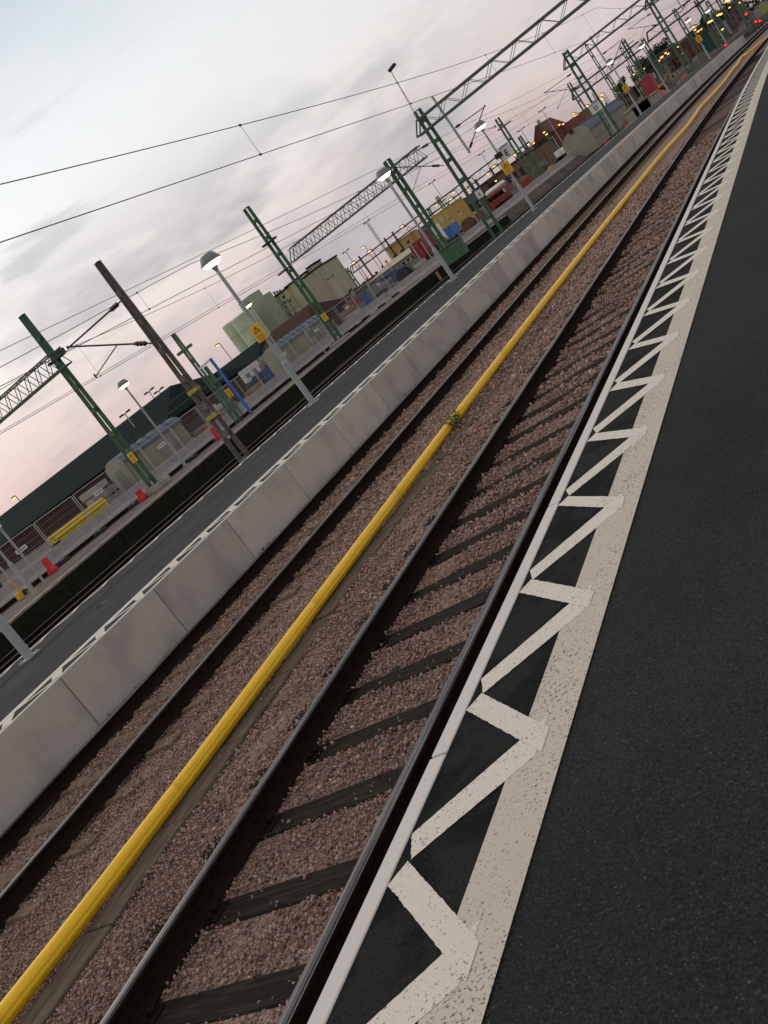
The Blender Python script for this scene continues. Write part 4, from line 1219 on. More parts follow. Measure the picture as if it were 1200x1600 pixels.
def shed(name, x0, x1, y0, y1, z0, ze, zr, wm, rm, label, hip=0., wins=0, group=None, cat='building', ov=.6):
    """gabled or hipped building with the ridge along X, standing behind its eave line y0"""
    t = thing(name, label, cat, ((x0 + x1) / 2, y0, z0), group)
    mb = MB(); mb.b2((x0, y0 + ov, z0), (x1, y1 - ov, ze)); mb.build('wall', wm, t)
    ym_ = (y0 + y1) / 2; vs = [(x0 - ov, y0, ze - .05), (x1 + ov, y0, ze - .05), (x1 + ov, y1, ze - .05), (x0 - ov, y1, ze - .05), (x0 - ov + hip, ym_, zr), (x1 + ov - hip, ym_, zr)]
    mb = MB(); mb.add(vs, [(0, 1, 5, 4), (1, 2, 5), (2, 3, 4, 5), (3, 0, 4), (3, 2, 1, 0)]); mb.build('roof', rm, t)
    for i in range(wins):
        x = x0 + (x1 - x0) * (i + .5) / wins; w_ = (x1 - x0) / wins * .4
        m_ = MB(); m_.b2((x - w_ / 2, y0 + ov - .06, z0 + (ze - z0) * .35), (x + w_ / 2, y0 + ov - .002, z0 + (ze - z0) * .8)); m_.build('window', glassd, t)
    return t


def block(name, TL, TR, Y, depth, wm, label, zb_=.3, cat='building', rows=0, cols=0, wcol=None, roof=None, cap=.0, group=None):
    """flat roofed block whose front, at distance Y, spans the two upper corners"""
    a, b = at_y(*TL, Y), at_y(*TR, Y); zt = (a.z + b.z) / 2
    t = thing(name, label, cat, ((a.x + b.x) / 2, Y, zb_), group)
    mb = MB(); mb.b2((a.x, Y, zb_), (b.x, Y + depth, zt)); mb.build('wall', wm, t, bevel=.02)
    mb = MB(); c_ = cap or .02 * (zt - zb_)
    mb.b2((a.x - c_, Y - c_, zt + .003), (b.x + c_, Y + depth + c_, zt + .003 + c_ * 1.5)); mb.build('roof', roof or roofd, t)
    for r_ in range(rows):
        for q in range(cols):
            w_ = (b.x - a.x) / cols; h_ = (zt - zb_) / rows
            m_ = MB(); x = a.x + w_ * (q + .5); z = zb_ + h_ * (r_ + .5)
            m_.b2((x - w_ * .25, Y - .05, z - h_ * .22), (x + w_ * .25, Y - .003, z + h_ * .22)); m_.build('window', wcol or glassd, t)
    return t


shed('depot', -118., -66., 80., 98., .4, 3.1, 6.1, brickd, roofd, 'long dark roofed depot with brown walls at far left', hip=4.)
a = at_y(330, 603, 100.); b = at_y(455, 508, 100.)
shed('warehouse', a.x - 30, at_y(392, 560, 108.).x, 108., 124., .4, 2.6, 5.0, brickd, roofd, 'dark teal roofed warehouse behind the blue post', hip=3.)
rustroof = mat('brown_roof', (.065, .032, .025), .85, c2=(.045, .025, .02), scale=.7)
a = at_y(395, 555, 110.); b = at_y(470, 497, 110.)
shed('brown_shed', a.x, b.x, 110., 121., .4, 2.7, 4.8, brickd, rustroof, 'brown roofed shed at the foot of the silos', hip=1.5)
shed('brown_shed', at_y(425, 530, 124.).x, at_y(480, 490, 124.).x, 124., 136., .4, 2.7, 4.7, brickd, rustroof, 'brown roofed shed in front of the elevator building', hip=2.)

silom = mat('silo_concrete', (.55, .60, .42), .8, c2=(.44, .48, .34), scale=.12)
silod = mat('silo_grey', (.36, .39, .30), .8, c2=(.29, .32, .245), scale=.1)
t = thing('silo', 'pair of pale green round silos with a taller tower behind', 'silo', (-262, 400, -.4))
for i, (L_, R_, top) in enumerate((((349, 512), (367, 500), 0), ((363, 502), (392, 482), 0))):
    a, b = at_y(*L_, 400. - i * 6), at_y(*R_, 400. - i * 6); c_ = (a + b) / 2; r_ = (b.x - a.x) / 2
    m_ = MB(); m_.lathe((c_.x, 400 - i * 6, -.4), [(r_, 0), (r_, c_.z + .4), (r_ * .9, c_.z + .9), (0, c_.z + .9)], 28); m_.build('cylinder', silom, t, smooth=False)
    m_ = MB()
    for k_ in range(1, 4): m_.lathe((c_.x, 400 - i * 6, 0), [(r_ + .06, c_.z * k_ / 4 - .12), (r_ + .06, c_.z * k_ / 4 + .12)], 28)
    m_.build('hoop', silod, t)
a, b = at_y(380, 474, 412.), at_y(394, 462, 412.)
m_ = MB(); m_.b2((a.x, 408, -.4), (b.x + 1.5, 418, a.z + 1)); m_.build('tower', silod, t)
a, b = at_y(380, 486, 405.), at_y(408, 468, 405.)
m_ = MB(); m_.b2((a.x, 405, -.4), (b.x, 416, a.z + .3)); m_.build('rear_block', silod, t)
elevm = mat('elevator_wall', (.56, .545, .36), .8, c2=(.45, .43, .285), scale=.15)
elevd = mat('elevator_dark_wall', (.46, .42, .31), .8, c2=(.36, .33, .24), scale=.15, stretch=(3, 1, .2))  # darker, browner wall tone for the ribbed block, its ribs and tower
t = block('elevator', (420, 472), (447, 452), 420., 24, elevm, 'pale yellow green elevator block with a grid of panels', -.4, rows=0)
a, b = at_y(420, 472, 420.), at_y(447, 452, 420.)
m_ = MB()
for i in range(1, 4): m_.b2((a.x + (b.x - a.x) * i / 4 - .12, 419.9, 0), (a.x + (b.x - a.x) * i / 4 + .12, 419.98, a.z)); 
for i in range(1, 5): m_.b2((a.x, 419.88, a.z * i / 5 - .12), (b.x, 419.97, a.z * i / 5 + .12))
m_.build('panel_joint', mat('panel_joint', (.15, .15, .10), .8), t)
rr = random.Random(5)
for i in range(11):
    m_ = MB(); x = a.x + (b.x - a.x) * rr.uniform(.1, .9); z = a.z * (.42 + .52 * rr.random()); m_.b2((x - .45, 419.8, z - .4), (x + .45, 419.86, z + .4)); m_.build('window', glassd, t)
for i in range(3):
    x = a.x + 3 + i * 1.6; m_ = MB(); m_.tube([(x, 424, a.z), (x, 424, a.z + 2.2 - i * .5)], .55, 8); m_.tube([(x, 424, a.z + 2.2 - i * .5), (x, 424, a.z + 2.6 - i * .5)], .8, 8); m_.build('vent', silod, t)
t = block('elevator', (446, 450), (476, 428), 422., 20, elevm, 'middle elevator block set lower behind the green mast', -.4)
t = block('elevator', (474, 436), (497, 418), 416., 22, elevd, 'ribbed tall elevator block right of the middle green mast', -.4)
a, b = at_y(474, 436, 416.), at_y(497, 418, 416.)
m_ = MB()
for i in range(1, 8): m_.b2((a.x + (b.x - a.x) * i / 8 - .1, 415.8, 0), (a.x + (b.x - a.x) * i / 8 + .1, 415.98, a.z - .5))
m_.build('rib', elevd, t)
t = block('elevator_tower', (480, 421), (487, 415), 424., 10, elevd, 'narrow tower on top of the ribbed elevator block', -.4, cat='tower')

# yard clutter: containers, sheds and machines, each at its own distance
bluec = mat('container_blue', (.035, .085, .24), .6, c2=(.025, .06, .17), scale=2)
redc = mat('machine_red', (.30, .03, .03), .6, c2=(.18, .025, .025), scale=3)
creamm = mat('cream_wall', (.50, .44, .32), .8, c2=(.40, .35, .26), scale=.8)
tanb = mat('tan_brick', (.20, .13, .085), .9, c2=(.15, .095, .065), scale=1.5)
brb = mat('brown_brick', (.15, .085, .06), .9, c2=(.11, .06, .045), scale=1.5)
rbrick = mat('red_brick', (.17, .07, .05), .9, c2=(.12, .05, .038), scale=1.2)
rroof = mat('red_tile', (.17, .055, .045), .8, c2=(.12, .042, .035), scale=1)
greyw = mat('grey_cladding', (.20, .19, .19), .7, c2=(.16, .15, .155), scale=.8)
yelw = mat('yellow_cladding', (.52, .34, .08), .7, c2=(.45, .29, .07), scale=.8)


def container(TL, TR, Y, h, m, label, zb_=.4, d=2.4, group='containers in the yard'):
    a, b = at_y(*TL, Y), at_y(*TR, Y); zt = (a.z + b.z) / 2; z0 = max(zb_, zt - h)
    t = thing('container', label, 'container', ((a.x + b.x) / 2, Y, z0), group)
    mb = MB(); mb.b2((a.x, Y, z0), (b.x, Y + d, zt)); mb.build('shell', m, t, bevel=.03)
    mb = MB(); n_ = max(3, int((b.x - a.x) / .35))
    for i in range(n_): x = a.x + (b.x - a.x) * (i + .5) / n_; mb.b2((x - .06, Y - .05, z0 + .15), (x + .06, Y - .003, zt - .15))
    mb.build('ribs', m, t)
    mb = MB()
    for z in (z0 + .06, zt - .06): mb.b2((a.x - .03, Y - .07, z - .08), (b.x + .03, Y - .051, z + .08))
    mb.build('rail_frame', m, t)
    return t


container((391, 592), (437, 558), 62., 1.3, bluec, 'blue container behind the lamp with the warning sign')
t = block('hoarding', (371, 583), (399, 562), 66., .15, mat('hoarding_white', (.55, .54, .50), .7), 'white painted hoarding with dark lettering left of the blue container', .4, 'hoarding')
a, b = at_y(371, 583, 66.), at_y(399, 562, 66.)
m_ = MB()
for i in range(5): m_.b2((a.x + .5 + i * .75, 65.94, a.z - .95), (a.x + .9 + i * .75, 65.99, a.z - .45))
m_.build('lettering', greyw, t)
for i in range(3):
    a, b = at_y(402, 560 + i * 7, 68.), at_y(432, 539 + i * 7, 68.); m_ = MB(); m_.b2((a.x, 68, a.z - .22), (b.x, 69.2, a.z)); m_.b2((a.x + .3, 68, a.z - .32), (a.x + .5, 69, a.z - .225)); m_.b2((b.x - .5, 68, a.z - .32), (b.x - .3, 69, a.z - .225))
    tag(m_.build('plank_pallet', mat('plank_grey', (.30, .26, .21), .9, c2=(.20, .17, .14), scale=6)), 'pallet of grey planks piled above the blue container', 'planks', 'plank pallets')
t = block('shop_hut', (535, 479), (560, 459), 90., 5, greyw, 'grey hut with a red fascia beside the concrete barriers', .4)
a, b = at_y(535, 479, 90.), at_y(560, 459, 90.); m_ = MB(); m_.b2((a.x, 89.9, a.z - .6), (b.x, 89.98, a.z - .1)); m_.build('fascia', redc, t)
container((575, 450), (597, 434), 100., 1.9, bluec, 'dark blue container under the yard gantry')
container((598, 434), (617, 420), 101., 1.9, mat('container_blue_worn', (.06, .12, .26), .6, c2=(.12, .12, .16), scale=2), 'faded blue container right of the dark blue one')
a, b = at_y(578, 436, 122.), at_y(640, 391, 122.)
shed('long_shed', a.x, b.x, 122., 134., .35, (a.z + b.z) / 2 - .3, (a.z + b.z) / 2 + .35, creamm, mat('light_roof', (.42, .37, .31), .8), 'long cream shed behind the blue containers', hip=1., wins=9)
block('yellow_shed', (604, 391), (626, 375), 150., 8, yelw, 'ochre yellow shed above the cream shed', .35, cols=2, rows=1, roof=yelw)
block('yellow_shed', (672, 343), (697, 325), 138., 8, yelw, 'ochre yellow shed left of the large portal mast', .35, cols=3, rows=2, wcol=creamm, roof=yelw)
block('grey_hall', (628, 380), (672, 345), 160., 20, greyw, 'grey hall behind the red machine', .3)
block('brick_warehouse', (697, 333), (742, 298), 170., 22, tanb, 'tan brick warehouse behind the large portal mast', .3, rows=1, cols=5)
block('brick_warehouse', (738, 300), (776, 271), 178., 25, brb, 'brown brick warehouse left of the E lamp', .3, rows=2, cols=6)
block('brick_warehouse', (772, 278), (812, 250), 172., 25, tanb, 'tan warehouse behind the E lamp', .3, rows=1, cols=4)


def machine(px, py, Y, m, label, s=1., name='excavator'):
    """small tracked excavator: tracks, house, cab, boom, bucket"""
    p = at_y(px, py, Y); x, z = p.x, .4
    t = thing(name, label, 'excavator', (x, Y, z))
    for q in (-.8, .8):
        mb = MB(); mb.prism([(x - 1.5 * s, Y + q * s - .2, z), (x + 1.5 * s, Y + q * s - .2, z), (x + 1.7 * s, Y + q * s - .2, z + .35 * s), (x + 1.4 * s, Y + q * s - .2, z + .7 * s), (x - 1.4 * s, Y + q * s - .2, z + .7 * s), (x - 1.7 * s, Y + q * s - .2, z + .35 * s)], V(0, .45 * s, 0)); mb.build('track', dark, t)
    mb = MB(); mb.box((x - .2 * s, Y, z + 1.15 * s), (2.4 * s, 1.9 * s, .8 * s)); mb.build('house', m, t, bevel=.1 * s)
    mb = MB(); mb.box((x + .3 * s, Y - .5 * s, z + 2.05 * s), (1.1 * s, .9 * s, 1.0 * s)); mb.build('cab', m, t, bevel=.08)
    mb = MB(); mb.box((x + .3 * s, Y - .965 * s, z + 2.12 * s), (.85 * s, .02, .7 * s)); mb.build('window', glassd, t)
    mb = MB(); mb.bar((x + .9 * s, Y + .3, z + 1.3 * s), (x + 2.6 * s, Y + .3, z + 3.0 * s), .35 * s); mb.bar((x + 2.6 * s, Y + .3, z + 3.0 * s), (x + 4.1 * s, Y + .3, z + 1.6 * s), .28 * s); mb.build('boom', m, t)
    mb = MB(); mb.prism([(x + 3.8 * s, Y, z + 1.7 * s), (x + 4.4 * s, Y, z + 1.5 * s), (x + 4.2 * s, Y, z + .8 * s), (x + 3.5 * s, Y, z + .9 * s)], V(0, .7 * s, 0)); mb.build('bucket', dark, t)


machine(624, 414, 105., ym, 'yellow excavator before the cream shed', .45)
machine(722, 336, 118., ym, 'yellow excavator below the tan brick warehouse', .5)
machine(1030, 125, 150., mat('machine_orange', (.60, .24, .03), .5), 'orange excavator near the far end of the platform', .42)


def crate_truck(TL, TR, Y, m, label, cabm, name='truck'):
    a, b = at_y(*TL, Y), at_y(*TR, Y); z0 = .4; zt = max(2.0, (a.z + b.z) / 2)
    t = thing(name, label, name, ((a.x + b.x) / 2, Y, z0)); L_ = b.x - a.x
    mb = MB(); mb.b2((a.x, Y, z0 + .8), (a.x + L_ * .72, Y + 2.3, zt)); mb.build('box_body', m, t, bevel=.05)
    mb = MB(); mb.prism([(a.x + L_ * .75, Y + .05, z0 + .5), (b.x, Y + .05, z0 + .5), (b.x, Y + .05, z0 + 1.3), (b.x - L_ * .07, Y + .05, zt - .2), (a.x + L_ * .75, Y + .05, zt - .2)], V(0, 2.1, 0)); mb.build('cab', cabm, t, bevel=.05)
    for x in (a.x + L_ * .15, a.x + L_ * .35, b.x - L_ * .12):
        mb = MB(); mb.tube([(x, Y - .02, z0 + .42), (x, Y + .3, z0 + .42)], .42, 14); mb.build('wheel', black, t)
    mb = MB(); mb.b2((a.x, Y + .1, z0 + .55), (b.x - .3, Y + 2.1, z0 + .79)); mb.build('chassis', dark, t)
    return t


crate_truck((637, 385), (655, 372), 96., redc, 'red box truck under the yard gantry', redc)
crate_truck((655, 366), (676, 351), 112., mat('truck_maroon', (.20, .03, .04), .5), 'maroon truck behind the third green mast', white)
crate_truck((868, 244), (880, 236), 128., white, 'white van left of the arched hut', white)
t = container((692, 359), (702, 352), 96., 1.1, mat('skip_blue', (.04, .16, .42), .5), 'bright blue skip between two green masts', group='skips')
# passenger coach in the far siding
a, b = at_y(763, 315, 118.), at_y(788, 297, 118.)
t = thing('rail_coach', 'red coach with pale roof in the far siding', 'coach', ((a.x + b.x) / 2, 118, .3))
m_ = MB(); m_.b2((a.x, 118, .9), (b.x, 120.8, 2.4)); m_.build('body', redc, t, bevel=.08)
m_ = MB(); m_.b2((a.x + .05, 118.05, 2.403), (b.x - .05, 120.75, 3.0)); m_.build('roof', white, t, bevel=.25)
for i in range(8):
    m_ = MB(); x = a.x + (b.x - a.x) * (i + .5) / 8; m_.b2((x - .28, 117.96, 1.7), (x + .28, 117.995, 2.15)); m_.build('window', creamm if i % 3 else glassd, t)
for x in (a.x + 1.2, b.x - 1.2):
    m_ = MB(); m_.b2((x - .9, 118.3, .45), (x + .9, 120.5, .895)); m_.build('bogie', dark, t)
# tents, piles and low walls in the yard
for (px, py), Y, w_, h_, m_c, lab in (((815, 274), 132., 2.2, 1., mat('tent_orange', (.40, .11, .05), .8), 'orange red tarpaulin heap behind the paired green masts'), ((806, 279), 136., 2.4, 1.9, mat('tarp_navy', (.02, .02, .05), .7), 'dark navy tarpaulin heap beside the orange one'), ((842, 268), 118., 4.5, 1.5, mat('spoil', (.12, .075, .05), .95, c2=(.08, .05, .04), scale=2), 'brown spoil heap right of the paired green masts'), ((880, 222), 150., 6., 1.6, mat('spoil_dark', (.075, .06, .05), .95), 'dark spoil heap left of the arched gable'), ((1065, 108), 128., 3., .9, redc, 'red tarpaulin bundle by the far platform end'), ((1018, 130), 140., 2.4, 1., mat('tarp_pink', (.5, .12, .12), .7), 'pinkish red tarpaulin bundle under the tall green mast'), ((940, 207), 92., 1.0, .7, redc, 'small red bundle on the ballast below the D board'), ((976, 188), 108., 1.2, .6, redc, 'small red bundle beside the arched hut wall')):
    p = at_y(px, py, Y); bm_ = MB(); rr = random.Random(int(px)); n_ = 14
    prof_ = [(1., 0.), (.86, .35), (.55, .75), (.22, .98), (0., 1.)]
    zg = .38 if Y > 110 and p.x < -26 else -.35
    vs = []; fs = []
    for r_, z_ in prof_:
        for j in range(n_):
            a_ = 2 * math.pi * j / n_; k_ = rr.uniform(.82, 1.15) if z_ < .99 else 1
            vs.append((p.x + r_ * w_ / 2 * math.cos(a_) * k_, Y + r_ * w_ / 2 * math.sin(a_) * k_, zg + z_ * h_ * (k_ * .3 + .7)))
    for i in range(len(prof_) - 1):
        for j in range(n_): fs.append((i * n_ + j, i * n_ + (j + 1) % n_, (i + 1) * n_ + (j + 1) % n_, (i + 1) * n_ + j))
    bm_.add(vs, fs); tag(bm_.build('heap', m_c), lab, 'heap')
for i, (px, py) in enumerate(((1000, 178), (1012, 168))):
    p = at_y(px, py, 97.)
    mb = MB(); mb.b2((p.x - 1.2, 97, -.35), (p.x + 1.2, 99, 1.1)); mb.b2((p.x - 1.3, 96.9, 1.103), (p.x + 1.3, 99.1, 1.2)); tag(mb.build('signal_cabinet', hutend, None, bevel=.03), ('pale' if i else 'cream') + ' equipment cabinet at the end of the arched hut', 'cabinet')

# the row of small buildings that closes the view beyond the yard
rr = random.Random(77)
wm_ = [brb, tanb, greyw, creamm, rbrick, roofd]
for i in range(34):
    px = 528 + i * 18.2 + rr.uniform(-6, 6); hy = 866.7 - .7292 * px; Y = rr.uniform(215, 330)
    wpx = rr.uniform(9, 20); hp = rr.uniform(5, 13)
    k_ = rr.randrange(6); nm_ = ['brown', 'tan', 'grey', 'cream', 'red brick', 'dark'][k_]
    block('small_building', (px, hy - hp), (px + wpx, hy - hp - wpx * .729), Y, rr.uniform(6, 12), wm_[k_], 'small distant %s building in the row beyond the yard' % nm_, .2, rows=2, cols=3, roof=rr.choice([roofd, rroof, greyw]), group='distant row of buildings')
for i in range(26):
    px = 556 + i * 22 + rr.uniform(-8, 8); hy = 866.7 - .7292 * px; Y = rr.uniform(95, 175)
    p = at_y(px, hy + rr.uniform(1, 6), Y); k_ = rr.randrange(5); w_ = rr.uniform(.8, 2.4); h_ = rr.uniform(.6, 1.7)
    if p.x > -27 + max(0, Y - 110) * .1: continue
    t = thing('crate', 'small %s crate among the clutter of the railway yard' % ['grey', 'white', 'brown', 'maroon', 'blue'][k_], 'crate', (p.x, Y, .4), 'crates of the yard')
    mb = MB(); mb.box((p.x, Y, .4 + h_ / 2 + .1), (w_, 1.2, h_), rz=rr.uniform(-.4, .4)); mb.build('body', [greyw, creamm, brb, redc, bluec][k_], t, bevel=.03)
    mb = MB(); mb.box((p.x, Y, .45), (w_ * .9, 1., .1)); mb.build('skid', dark, t)

# low clutter just behind the barriers: cable drums, bundles of pipe, cabinets and posts
rr = random.Random(123)
cm = [greyw, creamm, brb, redc, bluec, MATS['stack_grey'], MATS['stack_tan'], MATS['stack_dark'], ym, green]
cn = ['grey', 'cream', 'brown', 'maroon', 'blue', 'pale grey', 'tan', 'black', 'yellow', 'green']
for i in range(84):
    px = 548 + rr.random() * 318; hy = 866.7 - .7292 * px; Y = rr.uniform(84, 140); p = at_y(px, hy + 3, Y)
    if p.x > np.interp(Y, [84, 105, 140], [-31.5, -27., -24.]) - 1: continue
    k_ = rr.choice([0, 0, 1, 2, 2, 3, 4, 5, 5, 6, 7, 7, 8, 9]); f_ = rr.randrange(4); x = p.x; w_ = rr.uniform(.5, 1.5)
    t = thing(['cable_drum', 'pipe_bundle', 'equipment_cabinet', 'marker_post'][f_], '%s %s among the yard clutter behind the barriers' % (cn[k_], ['cable drum on its rim', 'bundle of short pipes', 'equipment cabinet', 'marker post with a small plate'][f_]), ['drum', 'pipes', 'cabinet', 'post'][f_], (x, Y, .4), 'yard clutter behind the barriers')
    if f_ == 0:
        r_ = w_ * .55
        for q in (-.4, .36): mb = MB(); mb.tube([(x, Y + q, .4 + r_), (x, Y + q + .05, .4 + r_)], r_, 16); mb.build('flange', cm[k_], t)
        mb = MB(); mb.tube([(x, Y - .35, .4 + r_), (x, Y + .36, .4 + r_)], r_ * .6, 14); mb.build('core', cm[7], t)
    elif f_ == 1:
        for q in range(3): mb = MB(); mb.tube([(x - w_, Y + (q % 2) * .2, .52 + q * .16), (x + w_, Y + (q % 2) * .2, .52 + q * .16)], .10, 8); mb.build('pipe', cm[k_], t)
    elif f_ == 2:
        h_ = rr.uniform(.9, 1.7); mb = MB(); mb.b2((x - w_ / 2, Y, .4), (x + w_ / 2, Y + .6, .4 + h_)); mb.build('body', cm[k_], t, bevel=.02)
        mb = MB(); mb.b2((x - w_ / 2 - .05, Y - .05, .403 + h_), (x + w_ / 2 + .05, Y + .65, .46 + h_)); mb.build('lid', greyw, t)
    else:
        h_ = rr.uniform(1.4, 3.2); mb = MB(); mb.tube([(x, Y, .35), (x, Y, .4 + h_)], .05, 6); mb.build('post', galv, t)
        mb = MB(); mb.box((x, Y - .06, .2 + h_), (.35, .03, .3)); mb.build('plate', cm[k_], t)

# red brick houses on the right
a, b = at_y(856, 214, 262.), at_y(916, 175, 262.)
shed('brick_house', a.x, b.x, 262., 276., .3, (a.z + b.z) / 2 - 3.6, (a.z + b.z) / 2 + .6, rbrick, rroof, 'long red brick house with tiled roof behind the arched hut', wins=9, hip=.6)
a, b = at_y(836, 226, 255.), at_y(862, 207, 255.); zt = (a.z + b.z) / 2
t = thing('brick_house', 'red brick gabled house with a big white gridded window', 'building', ((a.x + b.x) / 2, 255, .3))
m_ = MB(); m_.b2((a.x, 255, .3), (b.x, 272, zt)); m_.build('wall', rbrick, t)
m_ = MB(); m_.prism([(a.x - .4, 254.7, zt), (b.x + .4, 254.7, zt), ((a.x + b.x) / 2, 254.7, zt + 3.6)], V(0, 17.6, 0)); m_.build('roof', rroof, t)
m_ = MB(); x0_, x1_ = a.x + (b.x - a.x) * .42, b.x - .4
m_.b2((x0_, 254.88, zt - 4.6), (x1_, 254.97, zt - .9)); m_.build('window', glassd, t)
m_ = MB()
for i in range(5): x = x0_ + (x1_ - x0_) * i / 4; m_.b2((x - .11, 254.80, zt - 4.7), (x + .11, 254.87, zt - .8))
for i in range(5): z = zt - 4.6 + 3.7 * i / 4; m_.b2((x0_, 254.76, z - .11), (x1_, 254.795, z + .11))
m_.build('window_bars', white, t)
a, b = at_y(800, 252, 262.), at_y(838, 222, 262.)
shed('brick_house', a.x, b.x, 262., 276., .3, (a.z + b.z) / 2 - 2.5, (a.z + b.z) / 2 + .3, rbrick, rroof, 'lower red brick house left of the gabled one', wins=6)
for TL, TR, Y, m_c, lab in (((1000, 108), (1022, 92), 280., brb, 'brown block of flats among the far lamps'), ((1022, 88), (1046, 72), 330., mat('far_grey', (.17, .15, .16), .8), 'grey distant block under the far gantries'), ((1046, 80), (1072, 60), 300., rbrick, 'red brown distant block with lit lamps in front'), ((1072, 55), (1100, 35), 340., brb, 'distant brown block near the top right'), ((1100, 35), (1150, 0), 360., mat('far_dark', (.10, .085, .085), .8), 'dark distant block at the top right corner'), ((985, 122), (1002, 108), 250., creamm, 'pale distant house behind the red wagon')):
    block('distant_block', TL, TR, Y, 14, m_c, lab, .2, rows=3, cols=5)
container((998, 128), (1014, 116), 150., 2.4, mat('wagon_red', (.38, .05, .06), .6), 'red wagon body between the far masts', group='wagons')
container((1017, 128), (1034, 116), 155., 2.2, mat('wagon_grey', (.10, .11, .13), .6), 'dark grey wagon body beside the red one', group='wagons')
container((1090, 62), (1106, 50), 170., 2.6, mat('wagon_teal', (.02, .06, .06), .6), 'dark teal wagon near the end of the line', group='wagons')
container((1186, 12), (1195, 6), 175., 1.6, mat('wagon_lime', (.34, .36, .05), .6), 'lime yellow machine body at the top right corner', group='wagons')

# ------------------------------------------------------------------ trees and far wood


def foliage(mb, c, rad, n_, size, rr):
    for i in range(n_):
        u = Vector((rr.gauss(0, 1), rr.gauss(0, 1), rr.gauss(0, 1))).normalized() * rr.uniform(.45, 1.05)
        p = Vector(c) + Vector((u.x * rad[0], u.y * rad[1], u.z * rad[2]))
        a = Vector((rr.gauss(0, 1), rr.gauss(0, 1), rr.gauss(0, 1))).normalized() * size * rr.uniform(.6, 1.4); b = a.cross(Vector((rr.gauss(0, 1), rr.gauss(0, 1), rr.gauss(0, 1)))).normalized() * size * .6
        mb.poly([p - a, p - b, p + a, p + b])


leafm = mat('foliage', (.030, .048, .022), .8, c2=(.045, .062, .028), scale=.6)
rr = random.Random(9)
for i, (px, py, Y, r_) in enumerate(((846, 236, 240., 2.6), (856, 229, 242., 2.3), (836, 243, 238., 2.4), (826, 250, 236., 2.2), (1004, 100, 330., 3.), (1020, 87, 350., 3.2), (1034, 77, 360., 3.), (1012, 108, 240., 2.), (968, 136, 320., 2.4), (1112, 32, 300., 3.), (1128, 22, 310., 3.))):
    p = at_y(px, py, Y); zc = max(2.6, p.z)
    t = thing('tree', 'dark green tree ' + ['beside the gabled brick house', 'right of the gridded window', 'left of the gridded window', 'left of the brick houses', 'over the brown block of flats', 'over the grey distant block', 'right above the grey distant block', 'close to the tall green mast', 'behind the arched hut roof', 'beneath the top right lamps', 'near the top right corner'][i], 'tree', (p.x, Y, .2), 'distant trees')
    mb = MB(); mb.tube([(p.x, Y, .1), (p.x + .2, Y, zc)], .28, 7, r2=.1); mb.bar((p.x, Y, zc * .6), (p.x + r_ * .5, Y, zc + .3), .1); mb.bar((p.x, Y, zc * .6), (p.x - r_ * .5, Y, zc + .3), .1); mb.build('trunk', timber, t)
    mb = MB()
    for k_ in range(6): foliage(mb, (p.x + rr.uniform(-.6, .6) * r_, Y + rr.uniform(-.5, .5) * r_, zc + rr.uniform(-.35, .45) * r_), (r_ * .55, r_ * .55, r_ * .5), 90, .38, rr)
    mb.build('crown', leafm, t)
mb = MB(); rr = random.Random(21)
for i in range(240):
    x = -900 + i * 4.4 + rr.uniform(-2, 2); Y = 620 + rr.uniform(-20, 20)
    foliage(mb, (x, Y, rr.uniform(1.5, 4.5)), (4.5, 3, 3.2), 26, 1.3, rr)
struct(mb.build('far_wood', leafm), 'stuff')

# ------------------------------------------------------------------ street lamps, flood masts and signals


def street_light(px, py, Y, i, s=1.):
    s *= .8
    p = at_y(px, py, Y); zg = .35
    t = thing('street_light', 'lit orange street lamp in the railway yard', 'street lamp', (p.x, Y, zg), 'lit orange lamps of the yard')
    mb = MB(); mb.tube([(p.x + .5 * s, Y, zg), (p.x + .5 * s, Y, p.z), (p.x + .35 * s, Y, p.z + .14), (p.x, Y, p.z + .17)], .05 * s, 6); mb.build('pole', dark, t)
    mb = MB(); mb.box((p.x, Y, p.z + .15), (.62 * s, .36 * s, .14 * s)); hs = mb.build('housing', dark, t, bevel=.03)
    mb = MB(); mb.lathe((p.x, Y, p.z + .08), [(.0, -.17 * s), (.15 * s, -.13 * s), (.24 * s, 0), (0, 0)], 10); mb.build('bulb', sodium, hs)
    return t


